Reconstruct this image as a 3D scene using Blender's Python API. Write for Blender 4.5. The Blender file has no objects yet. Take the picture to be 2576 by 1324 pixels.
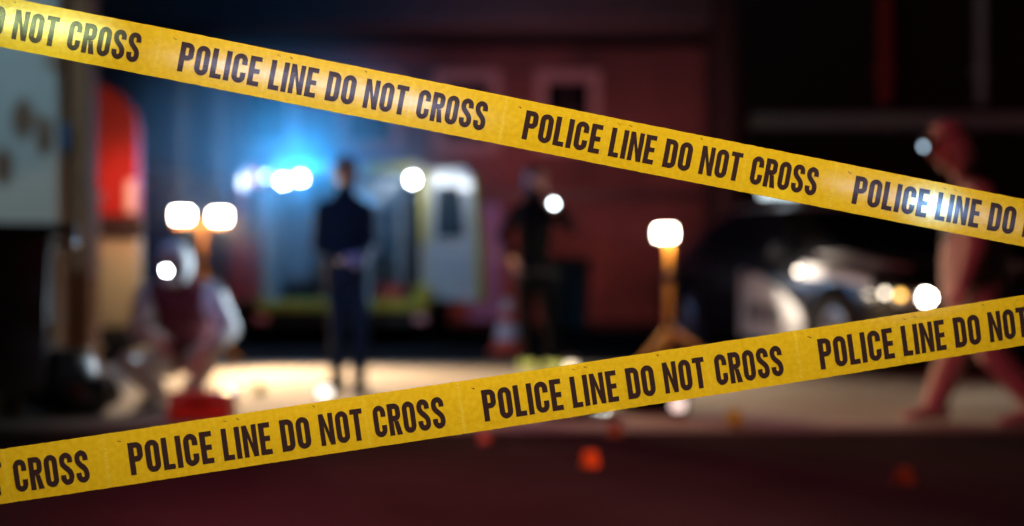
import bpy, bmesh, math, random
import numpy as np
from mathutils import Vector, Matrix, noise as mnoise
random.seed(7)
C = bpy.context.scene.collection
R = math.radians
V = Vector

# ------------------------------------------------------------------ camera, world, exposure
CAM_H, F, CX, CY = 0.9, 3577.8, 1288.0, 662.0       # photograph read at 2576 x 1324
cam_d = bpy.data.cameras.new('camera'); cam = bpy.data.objects.new('camera', cam_d); C.objects.link(cam)
cam.location = (0, 0, CAM_H); cam.rotation_euler = (R(90), 0, 0)
cam_d.lens = 50; cam_d.sensor_width = 36; cam_d.clip_end = 300; cam_d.clip_start = 0.05
cam_d.dof.use_dof = True; cam_d.dof.focus_distance = 2.19; cam_d.dof.aperture_fstop = 1.4
bpy.context.scene.camera = cam
sc = bpy.context.scene
sc.view_settings.view_transform = 'Standard'; sc.view_settings.look = 'None'
sc.view_settings.exposure = 0.0; sc.view_settings.gamma = 1.0
sc.cycles.use_denoising = True
sc.cycles.max_bounces = 6; sc.cycles.volume_bounces = 0
sc.cycles.sample_clamp_indirect = 4.0
w = bpy.data.worlds.new('World'); sc.world = w; w.use_nodes = True
nt = w.node_tree; bg = nt.nodes['Background']
sky = nt.nodes.new('ShaderNodeTexSky'); sky.sky_type = 'NISHITA'; sky.sun_disc = False
sky.sun_elevation = R(-4); sky.sun_rotation = R(200)
nt.links.new(sky.outputs[0], bg.inputs[0]); bg.inputs[1].default_value = 0.02

def lamp(name, loc, energy, color, radius=0.05, kind='POINT', aim=None, cone=60, blend=0.5):
    l = bpy.data.lights.new(name, kind); o = bpy.data.objects.new(name, l); C.objects.link(o)
    o.location = loc; l.energy = energy; l.color = color; l.shadow_soft_size = radius
    if kind == 'SPOT': l.spot_size = R(cone); l.spot_blend = blend
    if aim is not None: o.rotation_euler = (V(aim) - V(loc)).to_track_quat('-Z', 'Y').to_euler()
    o.visible_camera = False if kind == 'POINT' else o.visible_camera
    return o

def P(px, py, d): return V(((px - CX) / F * d, d, CAM_H - (py - CY) / F * d))
def GD(py, z=0.0): return (CAM_H - z) * F / (py - CY)      # depth of a ground point

# faint moon, added tape key, unseen red beacon and cool lamp, added colour fills
lamp('moon', (0, 0, 20), 0.01, (0.6, 0.75, 1), 0.01, 'SUN', aim=(3, 8, 0)).data.angle = R(0.5)
lamp('tape_key_light', (0.15, 0.35, 2.35), 370, (1.0, 0.89, 0.66), 0.10, 'SPOT', aim=(0.05, 2.2, 0.88), cone=62, blend=0.9)  # added key lighting the tapes from just above the view
lamp('unseen_red_beacon_light', (-4.6, 2.9, 2.6), 800, (1.0, 0.11, 0.15), 0.12, 'SPOT', aim=(3.4, 8.6, 0.9), cone=74, blend=0.9)
lamp('red_road_fill', (-1.6, 3.3, 3.3), 620, (1.0, 0.045, 0.13), 0.1, 'SPOT', aim=(-0.1, 5.5, 0), cone=56, blend=1.0)  # added red spot overhead, reddening the near road
lamp('red_wall_wash', (0.4, 18.9, 1.9), 150, (1.0, 0.27, 0.26), 0.1, 'SPOT', aim=(1.1, 22, 2.1), cone=165, blend=0.5)  # added red wash for the brick, standing clear of the ambulance
lamp('blue_figure_fill', (-3.4, 4.6, 3.6), 560, (0.08, 0.45, 1.0), 0.1, 'SPOT', aim=(-1.1, 10.0, 1.25), cone=30, blend=0.9)  # added blue spot tinting the standing and crouching figures
lamp('unseen_cool_lamp_light', (-3.6, 6.4, 3.6), 190, (0.55, 0.85, 1.0), 0.1, 'SPOT', aim=(-3.3, 9.3, 1.9), cone=46, blend=0.9)

# ------------------------------------------------------------------ materials
def mat(name, col, rough=0.6, metal=0.0, var=0.15, scale=8.0, bump=0.0, bscale=40.0, emit=None, estr=0.0, coat=0.0, trans=0.0):
    m = bpy.data.materials.new(name); m.use_nodes = True
    n = m.node_tree.nodes; L = m.node_tree.links; b = n['Principled BSDF']
    b.inputs['Roughness'].default_value = rough; b.inputs['Metallic'].default_value = metal
    b.inputs['Coat Weight'].default_value = coat
    tc = n.new('ShaderNodeTexCoord'); nz = n.new('ShaderNodeTexNoise')
    nz.inputs['Scale'].default_value = scale; nz.inputs['Detail'].default_value = 5
    L.new(tc.outputs['Object'], nz.inputs['Vector'])
    mx = n.new('ShaderNodeMix'); mx.data_type = 'RGBA'
    mx.inputs['A'].default_value = (*[c * (1 - var) for c in col], 1)
    mx.inputs['B'].default_value = (*[min(1, c * (1 + var)) for c in col], 1)
    L.new(nz.outputs['Fac'], mx.inputs['Factor']); L.new(mx.outputs['Result'], b.inputs['Base Color'])
    if bump:
        nb = n.new('ShaderNodeTexNoise'); nb.inputs['Scale'].default_value = bscale; nb.inputs['Detail'].default_value = 4
        L.new(tc.outputs['Object'], nb.inputs['Vector'])
        bp = n.new('ShaderNodeBump'); bp.inputs['Strength'].default_value = bump; bp.inputs['Distance'].default_value = 0.02
        L.new(nb.outputs['Fac'], bp.inputs['Height']); L.new(bp.outputs['Normal'], b.inputs['Normal'])
    if emit:
        b.inputs['Emission Color'].default_value = (*emit, 1); b.inputs['Emission Strength'].default_value = estr
    if trans: b.inputs['Transmission Weight'].default_value = trans
    return m

M = {}
M['asphalt'] = mat('asphalt', (0.030, 0.029, 0.031), 0.75, var=0.4, scale=1.2, bump=0.5, bscale=120)
M['asphalt'].node_tree.nodes['Principled BSDF'].inputs['Specular IOR Level'].default_value = 0
M['wet_asphalt'] = mat('wet_asphalt', (0.032, 0.029, 0.031), 0.8, var=0.5, scale=1.1, bump=0.6, bscale=90)
M['wet_asphalt'].node_tree.nodes['Principled BSDF'].inputs['Specular IOR Level'].default_value = 0
M['concrete'] = mat('concrete', (0.36, 0.335, 0.30), 0.85, var=0.22, scale=1.6, bump=0.3, bscale=60)
M['kerb'] = mat('kerb', (0.16, 0.155, 0.15), 0.85, var=0.2, scale=3, bump=0.3)
M['slate'] = mat('slate', (0.07, 0.08, 0.09), 0.6, var=0.3, scale=3)
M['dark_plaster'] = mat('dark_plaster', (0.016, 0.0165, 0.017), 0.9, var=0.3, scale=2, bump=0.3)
M['trim'] = mat('trim', (0.42, 0.34, 0.31), 0.75, var=0.12)
M['dark_glass'] = mat('dark_glass', (0.008, 0.010, 0.014), 0.08, var=0.2)
M['frame_dark'] = mat('frame_dark', (0.05, 0.045, 0.045), 0.5)
M['blue_light_paint'] = mat('blue_light_paint', (0.22, 0.27, 0.66), 0.5)  # blue light on the wall, put into the colour of a stand-in door
M['white_paint'] = mat('white_paint', (0.58, 0.60, 0.58), 0.35, var=0.05, coat=0.4)
M['yellow_paint'] = mat('yellow_paint', (0.72, 0.62, 0.05), 0.4, var=0.06)
M['red_paint'] = mat('red_paint', (0.55, 0.022, 0.018), 0.35, var=0.1, coat=0.4)
M['cream_paint'] = mat('cream_paint', (0.62, 0.53, 0.38), 0.45, var=0.08)
M['black_paint'] = mat('black_paint', (0.012, 0.012, 0.014), 0.26, var=0.2, coat=0.5)
M['black_plastic'] = mat('black_plastic', (0.018, 0.018, 0.02), 0.45, var=0.3)
M['rubber'] = mat('rubber', (0.016, 0.016, 0.016), 0.85)
M['steel'] = mat('steel', (0.55, 0.56, 0.58), 0.3, metal=1.0)
M['grey_panel'] = mat('grey_panel', (0.30, 0.33, 0.36), 0.5)
M['interior'] = mat('interior', (0.22, 0.25, 0.28), 0.55, var=0.1)
M['dark_fabric'] = mat('dark_fabric', (0.0045, 0.005, 0.006), 0.9, var=0.3, bump=0.6, bscale=18)
M['navy_fabric'] = mat('navy_fabric', (0.009, 0.018, 0.034), 0.9, var=0.3, bump=0.6, bscale=18)
for k_ in ('dark_fabric', 'navy_fabric'): M[k_].node_tree.nodes['Principled BSDF'].inputs['Specular IOR Level'].default_value = .05
M['red_lit_coverall'] = mat('red_lit_coverall', (0.40, 0.30, 0.29), 0.75, var=0.10, bump=0.7, bscale=14)  # pale suit with part of the red light put into its colour
M['coverall'] = mat('coverall', (0.66, 0.67, 0.69), 0.65, var=0.06, bump=0.7, bscale=14)
M['skin'] = mat('skin', (0.48, 0.27, 0.20), 0.5, var=0.08)
M['skin_brown'] = mat('skin_brown', (0.30, 0.16, 0.11), 0.5, var=0.08)
M['lips'] = mat('lips', (0.30, 0.10, 0.09), 0.5)
M['eye'] = mat('eye', (0.03, 0.025, 0.02), 0.1)
M['hair'] = mat('hair', (0.012, 0.009, 0.008), 0.45, var=0.3, bump=0.5, bscale=90)
M['glove'] = mat('glove', (0.30, 0.32, 0.60), 0.4)
M['pale_glove'] = mat('pale_glove', (0.70, 0.45, 0.45), 0.4)
M['hi_vis'] = mat('hi_vis', (0.50, 0.72, 0.18), 0.5)
M['stand_orange'] = mat('stand_orange', (0.62, 0.25, 0.03), 0.45, var=0.1)
M['cone_red'] = mat('cone_red', (0.80, 0.09, 0.03), 0.5)
M['cone_white'] = mat('cone_white', (0.75, 0.75, 0.78), 0.4)
M['marker_yellow'] = mat('marker_yellow', (0.52, 0.62, 0.04), 0.4)
M['marker_orange'] = mat('marker_orange', (0.75, 0.16, 0.02), 0.4)
M['marker_amber'] = mat('marker_amber', (0.22, 0.09, 0.015), 0.5)
M['marker_red'] = mat('marker_red', (0.30, 0.05, 0.015), 0.5)
M['bin_green'] = mat('bin_green', (0.05, 0.075, 0.065), 0.5)
M['stand_in_blue'] = mat('stand_in_blue', (0.10, 0.22, 0.50), .5)
M['lintel'] = mat('lintel', (0.30, 0.56, 0.56), .6)
M['maroon_shade'] = mat('maroon_shade', (0.16, 0.035, 0.045), .8, bump=.6, bscale=16)  # shade and red light on the suit front, put into the torso colour
M['sack'] = mat('sack', (0.55, 0.42, 0.42), 0.5, bump=0.6, bscale=20)
M['bag_black'] = mat('bag_black', (0.012, 0.012, 0.013), 0.25, var=0.3, bump=0.9, bscale=16)
M['rust_wood'] = mat('rust_wood', (0.22, 0.105, 0.05), 0.75, var=0.45, scale=4, bump=0.4, bscale=25)
M['blue_box'] = mat('blue_box', (0.03, 0.15, 0.36), 0.4)
def glow(name, col, s): return mat(name, (0.8, 0.8, 0.8), 0.3, emit=col, estr=s)
M['flood_lens'] = glow('flood_lens', (1.0, 0.90, 0.76), 60)
M['amber_flood_lens'] = glow('amber_flood_lens', (1.0, 0.86, 0.66), 38)
M['white_lens'] = glow('white_lens', (0.88, 0.96, 1.0), 95)
M['cool_lens'] = glow('cool_lens', (0.45, 0.72, 1.0), 14)
M['torch_lens'] = glow('torch_lens', (0.80, 0.96, 1.0), 45)
M['head_lens'] = glow('head_lens', (0.92, 0.98, 1.0), 80)
M['dim_head_lens'] = glow('dim_head_lens', (0.55, 0.80, 1.0), 6)
M['car_head_lens'] = glow('car_head_lens', (1.0, 0.93, 0.78), 55)
M['car_side_lens'] = glow('car_side_lens', (1.0, 0.85, 0.65), 8)
M['amber_lens'] = glow('amber_lens', (1.0, 0.55, 0.08), 9)
M['bar_lens'] = glow('bar_lens', (0.72, 0.92, 1.0), 2.2)
M['bar_blue'] = mat('bar_blue', (0.02, 0.06, 0.35), 0.2)
M['red_lens'] = glow('red_lens', (1.0, 0.03, 0.05), 0.12); M['red_lens'].node_tree.nodes['Principled BSDF'].inputs['Emission Strength'].default_value = .08

def brick_mat():
    m = bpy.data.materials.new('brick'); m.use_nodes = True
    n = m.node_tree.nodes; L = m.node_tree.links; b = n['Principled BSDF']
    tc = n.new('ShaderNodeTexCoord'); mp = n.new('ShaderNodeMapping'); mp.inputs['Rotation'].default_value = (R(90), 0, 0)
    br = n.new('ShaderNodeTexBrick'); br.inputs['Scale'].default_value = 4.5
    br.inputs['Color1'].default_value = (0.26, 0.115, 0.095, 1); br.inputs['Color2'].default_value = (0.19, 0.085, 0.075, 1)
    br.inputs['Mortar'].default_value = (0.24, 0.19, 0.17, 1); br.inputs['Mortar Size'].default_value = 0.012
    L.new(tc.outputs['Object'], mp.inputs['Vector']); L.new(mp.outputs[0], br.inputs['Vector'])
    nz = n.new('ShaderNodeTexNoise'); nz.inputs['Scale'].default_value = .55; nz.inputs['Detail'].default_value = 6; L.new(tc.outputs['Object'], nz.inputs['Vector'])
    mr = n.new('ShaderNodeMapRange'); mr.inputs['From Min'].default_value = .40; mr.inputs['From Max'].default_value = .66; L.new(nz.outputs['Fac'], mr.inputs['Value'])
    gm = n.new('ShaderNodeMix'); gm.data_type = 'RGBA'; gm.inputs['B'].default_value = (.07, .045, .04, 1); L.new(mr.outputs[0], gm.inputs['Factor']); L.new(br.outputs['Color'], gm.inputs['A'])
    L.new(gm.outputs['Result'], b.inputs['Base Color']); b.inputs['Roughness'].default_value = 0.85
    bp = n.new('ShaderNodeBump'); bp.inputs['Strength'].default_value = 0.4; bp.inputs['Distance'].default_value = 0.01
    L.new(br.outputs['Fac'], bp.inputs['Height']); bp.invert = True; L.new(bp.outputs['Normal'], b.inputs['Normal'])
    return m
M['brick'] = brick_mat()

def stained_wall_mat():
    m = bpy.data.materials.new('stained_plaster'); m.use_nodes = True
    n = m.node_tree.nodes; L = m.node_tree.links; b = n['Principled BSDF']
    tc = n.new('ShaderNodeTexCoord')
    def ns(scale, det=3):
        t = n.new('ShaderNodeTexNoise'); t.inputs['Scale'].default_value = scale; t.inputs['Detail'].default_value = det
        L.new(tc.outputs['Object'], t.inputs['Vector']); return t
    def ramp(src, a, bb):
        r = n.new('ShaderNodeMapRange'); r.inputs['From Min'].default_value = a; r.inputs['From Max'].default_value = bb
        L.new(src, r.inputs['Value']); return r.outputs[0]
    def mix(f, A, B):
        x = n.new('ShaderNodeMix'); x.data_type = 'RGBA'; L.new(f, x.inputs['Factor'])
        for k, v in (('A', A), ('B', B)):
            if isinstance(v, tuple): x.inputs[k].default_value = v
            else: L.new(v, x.inputs[k])
        return x.outputs['Result']
    base = mix(ns(3).outputs['Fac'], (0.34, 0.36, 0.36, 1), (0.46, 0.48, 0.47, 1))
    rust_and_glow = mix(ramp(ns(3.4, 1).outputs['Fac'], 0.62, 0.74), base, (0.20, 0.10, 0.055, 1))
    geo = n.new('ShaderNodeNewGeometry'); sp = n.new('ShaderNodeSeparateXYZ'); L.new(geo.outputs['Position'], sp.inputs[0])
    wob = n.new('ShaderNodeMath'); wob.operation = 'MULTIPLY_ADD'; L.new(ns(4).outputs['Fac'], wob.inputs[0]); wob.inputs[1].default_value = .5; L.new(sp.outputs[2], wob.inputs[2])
    low = mix(ramp(wob.outputs[0], 1.86, 1.68), rust_and_glow, (0.62, 0.52, 0.45, 1)); rust_and_glow = low        # lower band tinted beige for the flood light falling there
    for q_, r_ in ((P(58, 300, 9.35), .075), (P(112, 352, 9.35), .06), (P(8, 420, 9.35), .07)):
        vm = n.new('ShaderNodeVectorMath'); vm.operation = 'MULTIPLY_ADD'; L.new(geo.outputs['Position'], vm.inputs[0]); vm.inputs[1].default_value = (1, 1, .55); vm.inputs[2].default_value = (-q_.x, -q_.y, -q_.z * .55)
        ln = n.new('ShaderNodeVectorMath'); ln.operation = 'LENGTH'; L.new(vm.outputs[0], ln.inputs[0])
        rust_and_glow = mix(ramp(ln.outputs['Value'], r_ * 1.25, r_ * .7), rust_and_glow, (0.17, 0.085, 0.05, 1))
    L.new(rust_and_glow, b.inputs['Base Color']); b.inputs['Roughness'].default_value = 0.8
    return m
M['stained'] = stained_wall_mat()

def tape_mat(ink=False):
    m = bpy.data.materials.new('tape_ink' if ink else 'tape_film'); m.use_nodes = True
    n = m.node_tree.nodes; L = m.node_tree.links; b = n['Principled BSDF']; out = n['Material Output']
    tc = n.new('ShaderNodeTexCoord')
    def ns(scale, det=4, st=(1, 1, 1)):
        mp = n.new('ShaderNodeMapping'); mp.inputs['Scale'].default_value = st; L.new(tc.outputs['UV'], mp.inputs['Vector'])
        t = n.new('ShaderNodeTexNoise'); t.inputs['Scale'].default_value = scale; t.inputs['Detail'].default_value = det
        L.new(mp.outputs[0], t.inputs['Vector']); return t
    def mrange(src, a, bb, c=0.0, d=1.0):
        r = n.new('ShaderNodeMapRange'); r.inputs['From Min'].default_value = a; r.inputs['From Max'].default_value = bb
        r.inputs['To Min'].default_value = c; r.inputs['To Max'].default_value = d; L.new(src, r.inputs['Value']); return r.outputs[0]
    def mix(f, A, B):
        x = n.new('ShaderNodeMix'); x.data_type = 'RGBA'; L.new(f, x.inputs['Factor'])
        for k, v in (('A', A), ('B', B)):
            if isinstance(v, tuple): x.inputs[k].default_value = v
            else: L.new(v, x.inputs[k])
        return x.outputs['Result']
    if ink:
        col = mix(mrange(ns(60, 5).outputs['Fac'], 0.3, 0.8), (0.024, 0.011, 0.013, 1), (0.034, 0.017, 0.017, 1))
    else:
        blotch = mix(mrange(ns(9, 5, (1, 1, 1)).outputs['Fac'], 0.3, 0.7), (0.72, 0.44, 0.009, 1), (0.84, 0.55, 0.020, 1))
        col = mix(mrange(ns(150, 3).outputs['Fac'], 0.66, 0.80), blotch, (0.86, 0.60, 0.06, 1))      # dust specks
        sx_ = n.new('ShaderNodeSeparateXYZ'); L.new(tc.outputs['UV'], sx_.inputs[0])
        def math_(op, a_, b_):
            q = n.new('ShaderNodeMath'); q.operation = op
            for i_, v_ in enumerate((a_, b_)):
                if isinstance(v_, (int, float)): q.inputs[i_].default_value = v_
                else: L.new(v_, q.inputs[i_])
            return q.outputs[0]
        fr_ = math_('FRACT', math_('DIVIDE', sx_.outputs[0], 7.0), 0)
        dust = ns(48, 4, (.8, 1, 1)).outputs['Fac']
        for pos, wd_, st_ in ((.944, .007, .8), (.250, .005, .45), (.672, .006, .5)):     # rubbed fold lines, one set per print
            band = mrange(math_('ABSOLUTE', math_('SUBTRACT', fr_, pos), 0), wd_, wd_ * .3)
            col = mix(math_('MULTIPLY', math_('MULTIPLY', band, mrange(dust, .50, .60)), st_), col, (0.90, 0.70, 0.12, 1))
        for pos, vv, ln in ((.985, .33, .006), (.28, .40, .005), (.315, .405, .005), (.53, .43, .004)):    # small nicks near the upper edge
            a_ = mrange(math_('ABSOLUTE', math_('SUBTRACT', fr_, pos), 0), ln, ln * .7); b_ = mrange(math_('ABSOLUTE', math_('SUBTRACT', math_('ADD', sx_.outputs[1], math_('MULTIPLY', math_('SUBTRACT', fr_, pos), 3.0)), vv), 0), .016, .010)
            col = mix(math_('MULTIPLY', math_('MULTIPLY', a_, b_), mrange(dust, .42, .5)), col, (.10, .055, .01, 1))
        col = mix(mrange(ns(70, 2, (0.5, 1, 1)).outputs['Fac'], 0.755, 0.77), col, (0.16, 0.09, 0.01, 1))   # small nicks
    L.new(col, b.inputs['Base Color'])
    L.new(mrange(ns(30, 6, (1, 3, 1)).outputs['Fac'], 0.3, 0.7, 0.15, 0.21), b.inputs['Roughness'])
    b.inputs['Specular IOR Level'].default_value = 0.13 if ink else 0.5
    bp = n.new('ShaderNodeBump'); bp.inputs['Strength'].default_value = 0.06; bp.inputs['Distance'].default_value = 0.002
    a1 = n.new('ShaderNodeMath'); a1.operation = 'ADD'
    L.new(ns(14, 6, (1, 1, 1)).outputs['Fac'], a1.inputs[0]); L.new(ns(55, 3, (4.0, 0.3, 1)).outputs['Fac'], a1.inputs[1])
    L.new(a1.outputs[0], bp.inputs['Height']); L.new(bp.outputs['Normal'], b.inputs['Normal'])
    if not ink:
        tr = n.new('ShaderNodeBsdfTranslucent'); L.new(col, tr.inputs['Color'])
        ms = n.new('ShaderNodeMixShader'); ms.inputs[0].default_value = 0.30
        L.new(b.outputs[0], ms.inputs[1]); L.new(tr.outputs[0], ms.inputs[2]); tp_ = n.new('ShaderNodeBsdfTransparent'); tp_.inputs[0].default_value = (.95, .70, .04, 1); m2 = n.new('ShaderNodeMixShader'); m2.inputs[0].default_value = .10; L.new(ms.outputs[0], m2.inputs[1]); L.new(tp_.outputs[0], m2.inputs[2]); L.new(m2.outputs[0], out.inputs['Surface'])
    return m
M['tape'] = tape_mat(); M['ink'] = tape_mat(True)

# ------------------------------------------------------------------ mesh helpers
class MB:
    def __init__(s): s.bm = bmesh.new()
    def _bevel(s, verts, bev, seg=2):
        if bev:
            es = list({e for v in verts for e in v.link_edges})
            bmesh.ops.bevel(s.bm, geom=es, offset=bev, segments=seg, affect='EDGES', profile=0.6)
    def box(s, c, size, rot=None, bev=0.0, seg=2, taper=None):
        r = bmesh.ops.create_cube(s.bm, size=1.0)['verts']
        for v in r:
            x, y, z = v.co.x * size[0], v.co.y * size[1], v.co.z * size[2]
            if taper and v.co.z > 0: x *= taper[0]; y *= taper[1]
            v.co = V((x, y, z))
            if rot is not None: v.co = rot @ v.co
            v.co += V(c)
        s._bevel(r, bev, seg); return s
    def limb(s, p0, p1, r0, r1, seg=16, cap=5):
        p0, p1 = V(p0), V(p1); ax = (p1 - p0); Ln = ax.length; ax = ax / max(Ln, 1e-6)
        q = ax.to_track_quat('Z', 'Y').to_matrix(); rings = []
        for i in range(cap):
            a = -math.pi / 2 + math.pi / 2 * i / cap; rings.append((math.sin(a) * r0, math.cos(a) * r0))
        rings.append((0, r0)); rings.append((Ln, r1))
        for i in range(1, cap + 1):
            a = math.pi / 2 * i / cap; rings.append((Ln + math.sin(a) * r1, math.cos(a) * r1))
        s.rev(rings, p0, q, seg); return s
    def rev(s, rings, org, q=None, seg=24, squash=(1, 1)):
        q = q or Matrix.Identity(3); loops = []
        for z, r in rings:
            r = max(r, 1e-5)
            loops.append([s.bm.verts.new(V(org) + q @ V((math.cos(2 * math.pi * k / seg) * r * squash[0], math.sin(2 * math.pi * k / seg) * r * squash[1], z))) for k in range(seg)])
        for a, b in zip(loops, loops[1:]):
            for k in range(seg): s.bm.faces.new((a[k], a[(k + 1) % seg], b[(k + 1) % seg], b[k]))
        s.bm.faces.new(loops[0][::-1]); s.bm.faces.new(loops[-1]); return s
    def ell(s, c, rad, rot=None, n=20):
        r = bmesh.ops.create_uvsphere(s.bm, u_segments=n, v_segments=max(8, n // 2 + 2), radius=1.0)['verts']
        for v in r:
            v.co = V((v.co.x * rad[0], v.co.y * rad[1], v.co.z * rad[2]))
            if rot is not None: v.co = rot @ v.co
            v.co += V(c)
        return s
    def loft(s, rings, close=True):
        loops = [[s.bm.verts.new(V(p)) for p in r] for r in rings]; n = len(loops[0])
        for a, b in zip(loops, loops[1:]):
            for k in range(n): s.bm.faces.new((a[k], a[(k + 1) % n], b[(k + 1) % n], b[k]))
        if close: s.bm.faces.new(loops[0][::-1]); s.bm.faces.new(loops[-1])
        return s
    def tube(s, pts, r, seg=10):
        pts = [V(p) for p in pts]; rings = []; prev = None
        for i, p in enumerate(pts):
            t = (pts[min(i + 1, len(pts) - 1)] - pts[max(i - 1, 0)]).normalized()
            u = prev - t * prev.dot(t) if prev is not None else t.orthogonal()
            u.normalize(); prev = u; v = t.cross(u)
            rr = r[i] if isinstance(r, (list, tuple)) else r
            rings.append([p + (u * math.cos(2 * math.pi * k / seg) + v * math.sin(2 * math.pi * k / seg)) * rr for k in range(seg)])
        return s.loft(rings)
    def quad(s, *pts): s.bm.faces.new([s.bm.verts.new(V(p)) for p in pts]); return s
    def prism(s, poly, depth):          # poly: list of 3D points; extruded by vector depth
        d = V(depth); a = [s.bm.verts.new(V(p)) for p in poly]; b = [s.bm.verts.new(V(p) + d) for p in poly]; n = len(a)
        s.bm.faces.new(a[::-1]); s.bm.faces.new(b)
        for k in range(n): s.bm.faces.new((a[k], a[(k + 1) % n], b[(k + 1) % n], b[k]))
        return s
    def build(s, name, m, parent=None, world=True, smooth=False, bev=0.0):
        me = bpy.data.meshes.new(name)
        if parent is not None and world:
            inv = parent.matrix_basis.inverted()
            if parent.parent is not None: inv = inv @ parent.parent.matrix_basis.inverted()
            bmesh.ops.transform(s.bm, matrix=inv, verts=s.bm.verts)
        bmesh.ops.recalc_face_normals(s.bm, faces=s.bm.faces)
        s.bm.to_mesh(me); s.bm.free()
        o = bpy.data.objects.new(name, me); C.objects.link(o)
        for mm in (m if isinstance(m, (list, tuple)) else [m]): me.materials.append(mm)
        if parent is not None: o.parent = parent
        if smooth: me.shade_smooth()
        return o

def tag(o, label=None, cat=None, group=None, kind=None):
    for k, v in (('label', label), ('category', cat), ('group', group), ('kind', kind)):
        if v: o[k] = v
    return o
def thing(name, loc, label, cat, group=None, rz=0.0):
    o = bpy.data.objects.new(name, None); C.objects.link(o); o.location = loc; o.rotation_euler = (0, 0, rz)
    o.empty_display_size = 0.1
    return tag(o, label, cat, group)
def smooth_by_angle(o, ang=40):
    me = o.data; me.shade_smooth()
    bm = bmesh.new(); bm.from_mesh(me)
    for e in bm.edges:
        if len(e.link_faces) == 2 and e.calc_face_angle(0) > R(ang): e.smooth = False
    bm.to_mesh(me); bm.free(); return o
def applied(o):
    dg = bpy.context.evaluated_depsgraph_get(); dg.update()
    me = bpy.data.meshes.new_from_object(o.evaluated_get(dg)); o.modifiers.clear(); o.data = me; return o

# ------------------------------------------------------------------ lettering (own condensed glyphs, no overlapping faces)
T = 0.172
def arc(cx, cy, rx, ry, a0, a1, n=9):
    return [(cx + rx * math.cos(R(a0 + (a1 - a0) * i / n)), cy + ry * math.sin(R(a0 + (a1 - a0) * i / n))) for i in range(n + 1)]
def stroke(path, t=T, closed=False):
    n = len(path); L_, R_ = [], []
    for i, p in enumerate(path):
        a = path[i - 1] if (i or closed) else p; b = path[(i + 1) % n] if (i < n - 1 or closed) else p
        dx, dy = b[0] - a[0], b[1] - a[1]; q = math.hypot(dx, dy); nx, ny = -dy / q, dx / q
        L_.append((p[0] + nx * t / 2, p[1] + ny * t / 2)); R_.append((p[0] - nx * t / 2, p[1] - ny * t / 2))
    m = n if closed else n - 1
    return [[L_[i], R_[i], R_[(i + 1) % n], L_[(i + 1) % n]] for i in range(m)]
def rect(x0, y0, x1, y1): return [[(x0, y0), (x1, y0), (x1, y1), (x0, y1)]]
def glyph(ch):
    t, h = T, T / 2; a = t * 0.93
    if ch == 'I': return rect(0, 0, t, 1), t
    if ch == 'L': return rect(0, 0, t, 1) + rect(t, 0, .355, a), .355
    if ch == 'E': return rect(0, 0, t, 1) + rect(t, 0, .37, a) + rect(t, .5 - a / 2, .345, .5 + a / 2) + rect(t, 1 - a, .37, 1), .37
    if ch == 'T': return rect(0, 1 - a, .41, 1) + rect(.205 - h, 0, .205 + h, 1 - a), .41
    if ch == 'N':
        W = .475
        return rect(0, 0, t * .93, 1) + rect(W - t * .93, 0, W, 1) + [[(t * .93, .60), (W - t * .93, 0), (W - t * .93, .42), (t * .93, 1)]], W
    W = .435; xl, xr = h, W - h; rx = (xr - xl) / 2; ry = rx * 1.12; cx = W / 2
    if ch == 'O': return stroke(arc(cx, 1 - h - ry, rx, ry, 0, 180) + arc(cx, h + ry, rx, ry, 180, 360), closed=True), W
    if ch == 'C': return stroke([(xr, .63)] + arc(cx, 1 - h - ry, rx, ry, 0, 180) + arc(cx, h + ry, rx, ry, 180, 360) + [(xr, .37)]), W
    if ch == 'D': return rect(0, 0, t, 1) + stroke([(t, 1 - h)] + arc(xr - rx * .9, 1 - h - ry * .9, rx * .9, ry * .9, 90, 0) + arc(xr - rx * .9, h + ry * .9, rx * .9, ry * .9, 0, -90) + [(t, h)]), W
    if ch in 'PR':
        lo = .40 if ch == 'P' else .44; q = rx * .9
        g = rect(0, 0, t, 1) + stroke([(t, 1 - h)] + arc(xr - q, 1 - h - q, q, q, 90, 0) + arc(xr - q, lo + h + q, q, q, 0, -90) + [(t, lo + h)])
        if ch == 'R': g += [[(t + .015, lo), (W - .185, 0), (W + .005, 0), (t + .17, lo)]]
        return g, W
    if ch == 'S':
        mid = []
        for i in range(1, 12):
            s = i / 12; e = (1 - s) ** 3, 3 * s * (1 - s) ** 2, 3 * s * s * (1 - s), s ** 3
            mid.append((e[0] * xl + e[1] * xl + e[2] * xr + e[3] * xr, e[0] * .74 + e[1] * .53 + e[2] * .49 + e[3] * .27))
        return stroke([(xr, .68)] + arc(cx, 1 - h - ry, rx, ry, 0, 180) + [(xl, .74)] + mid + [(xr, .27)] + arc(cx, h + ry, rx, ry, 0, -180) + [(xl, .32)]), W
def word(txt, gap=.072):
    polys = []; x = 0
    for ch in txt:
        g, W = glyph(ch); polys += [[(p[0] + x, p[1]) for p in q] for q in g]; x += W + gap
    return polys, x - gap

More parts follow.
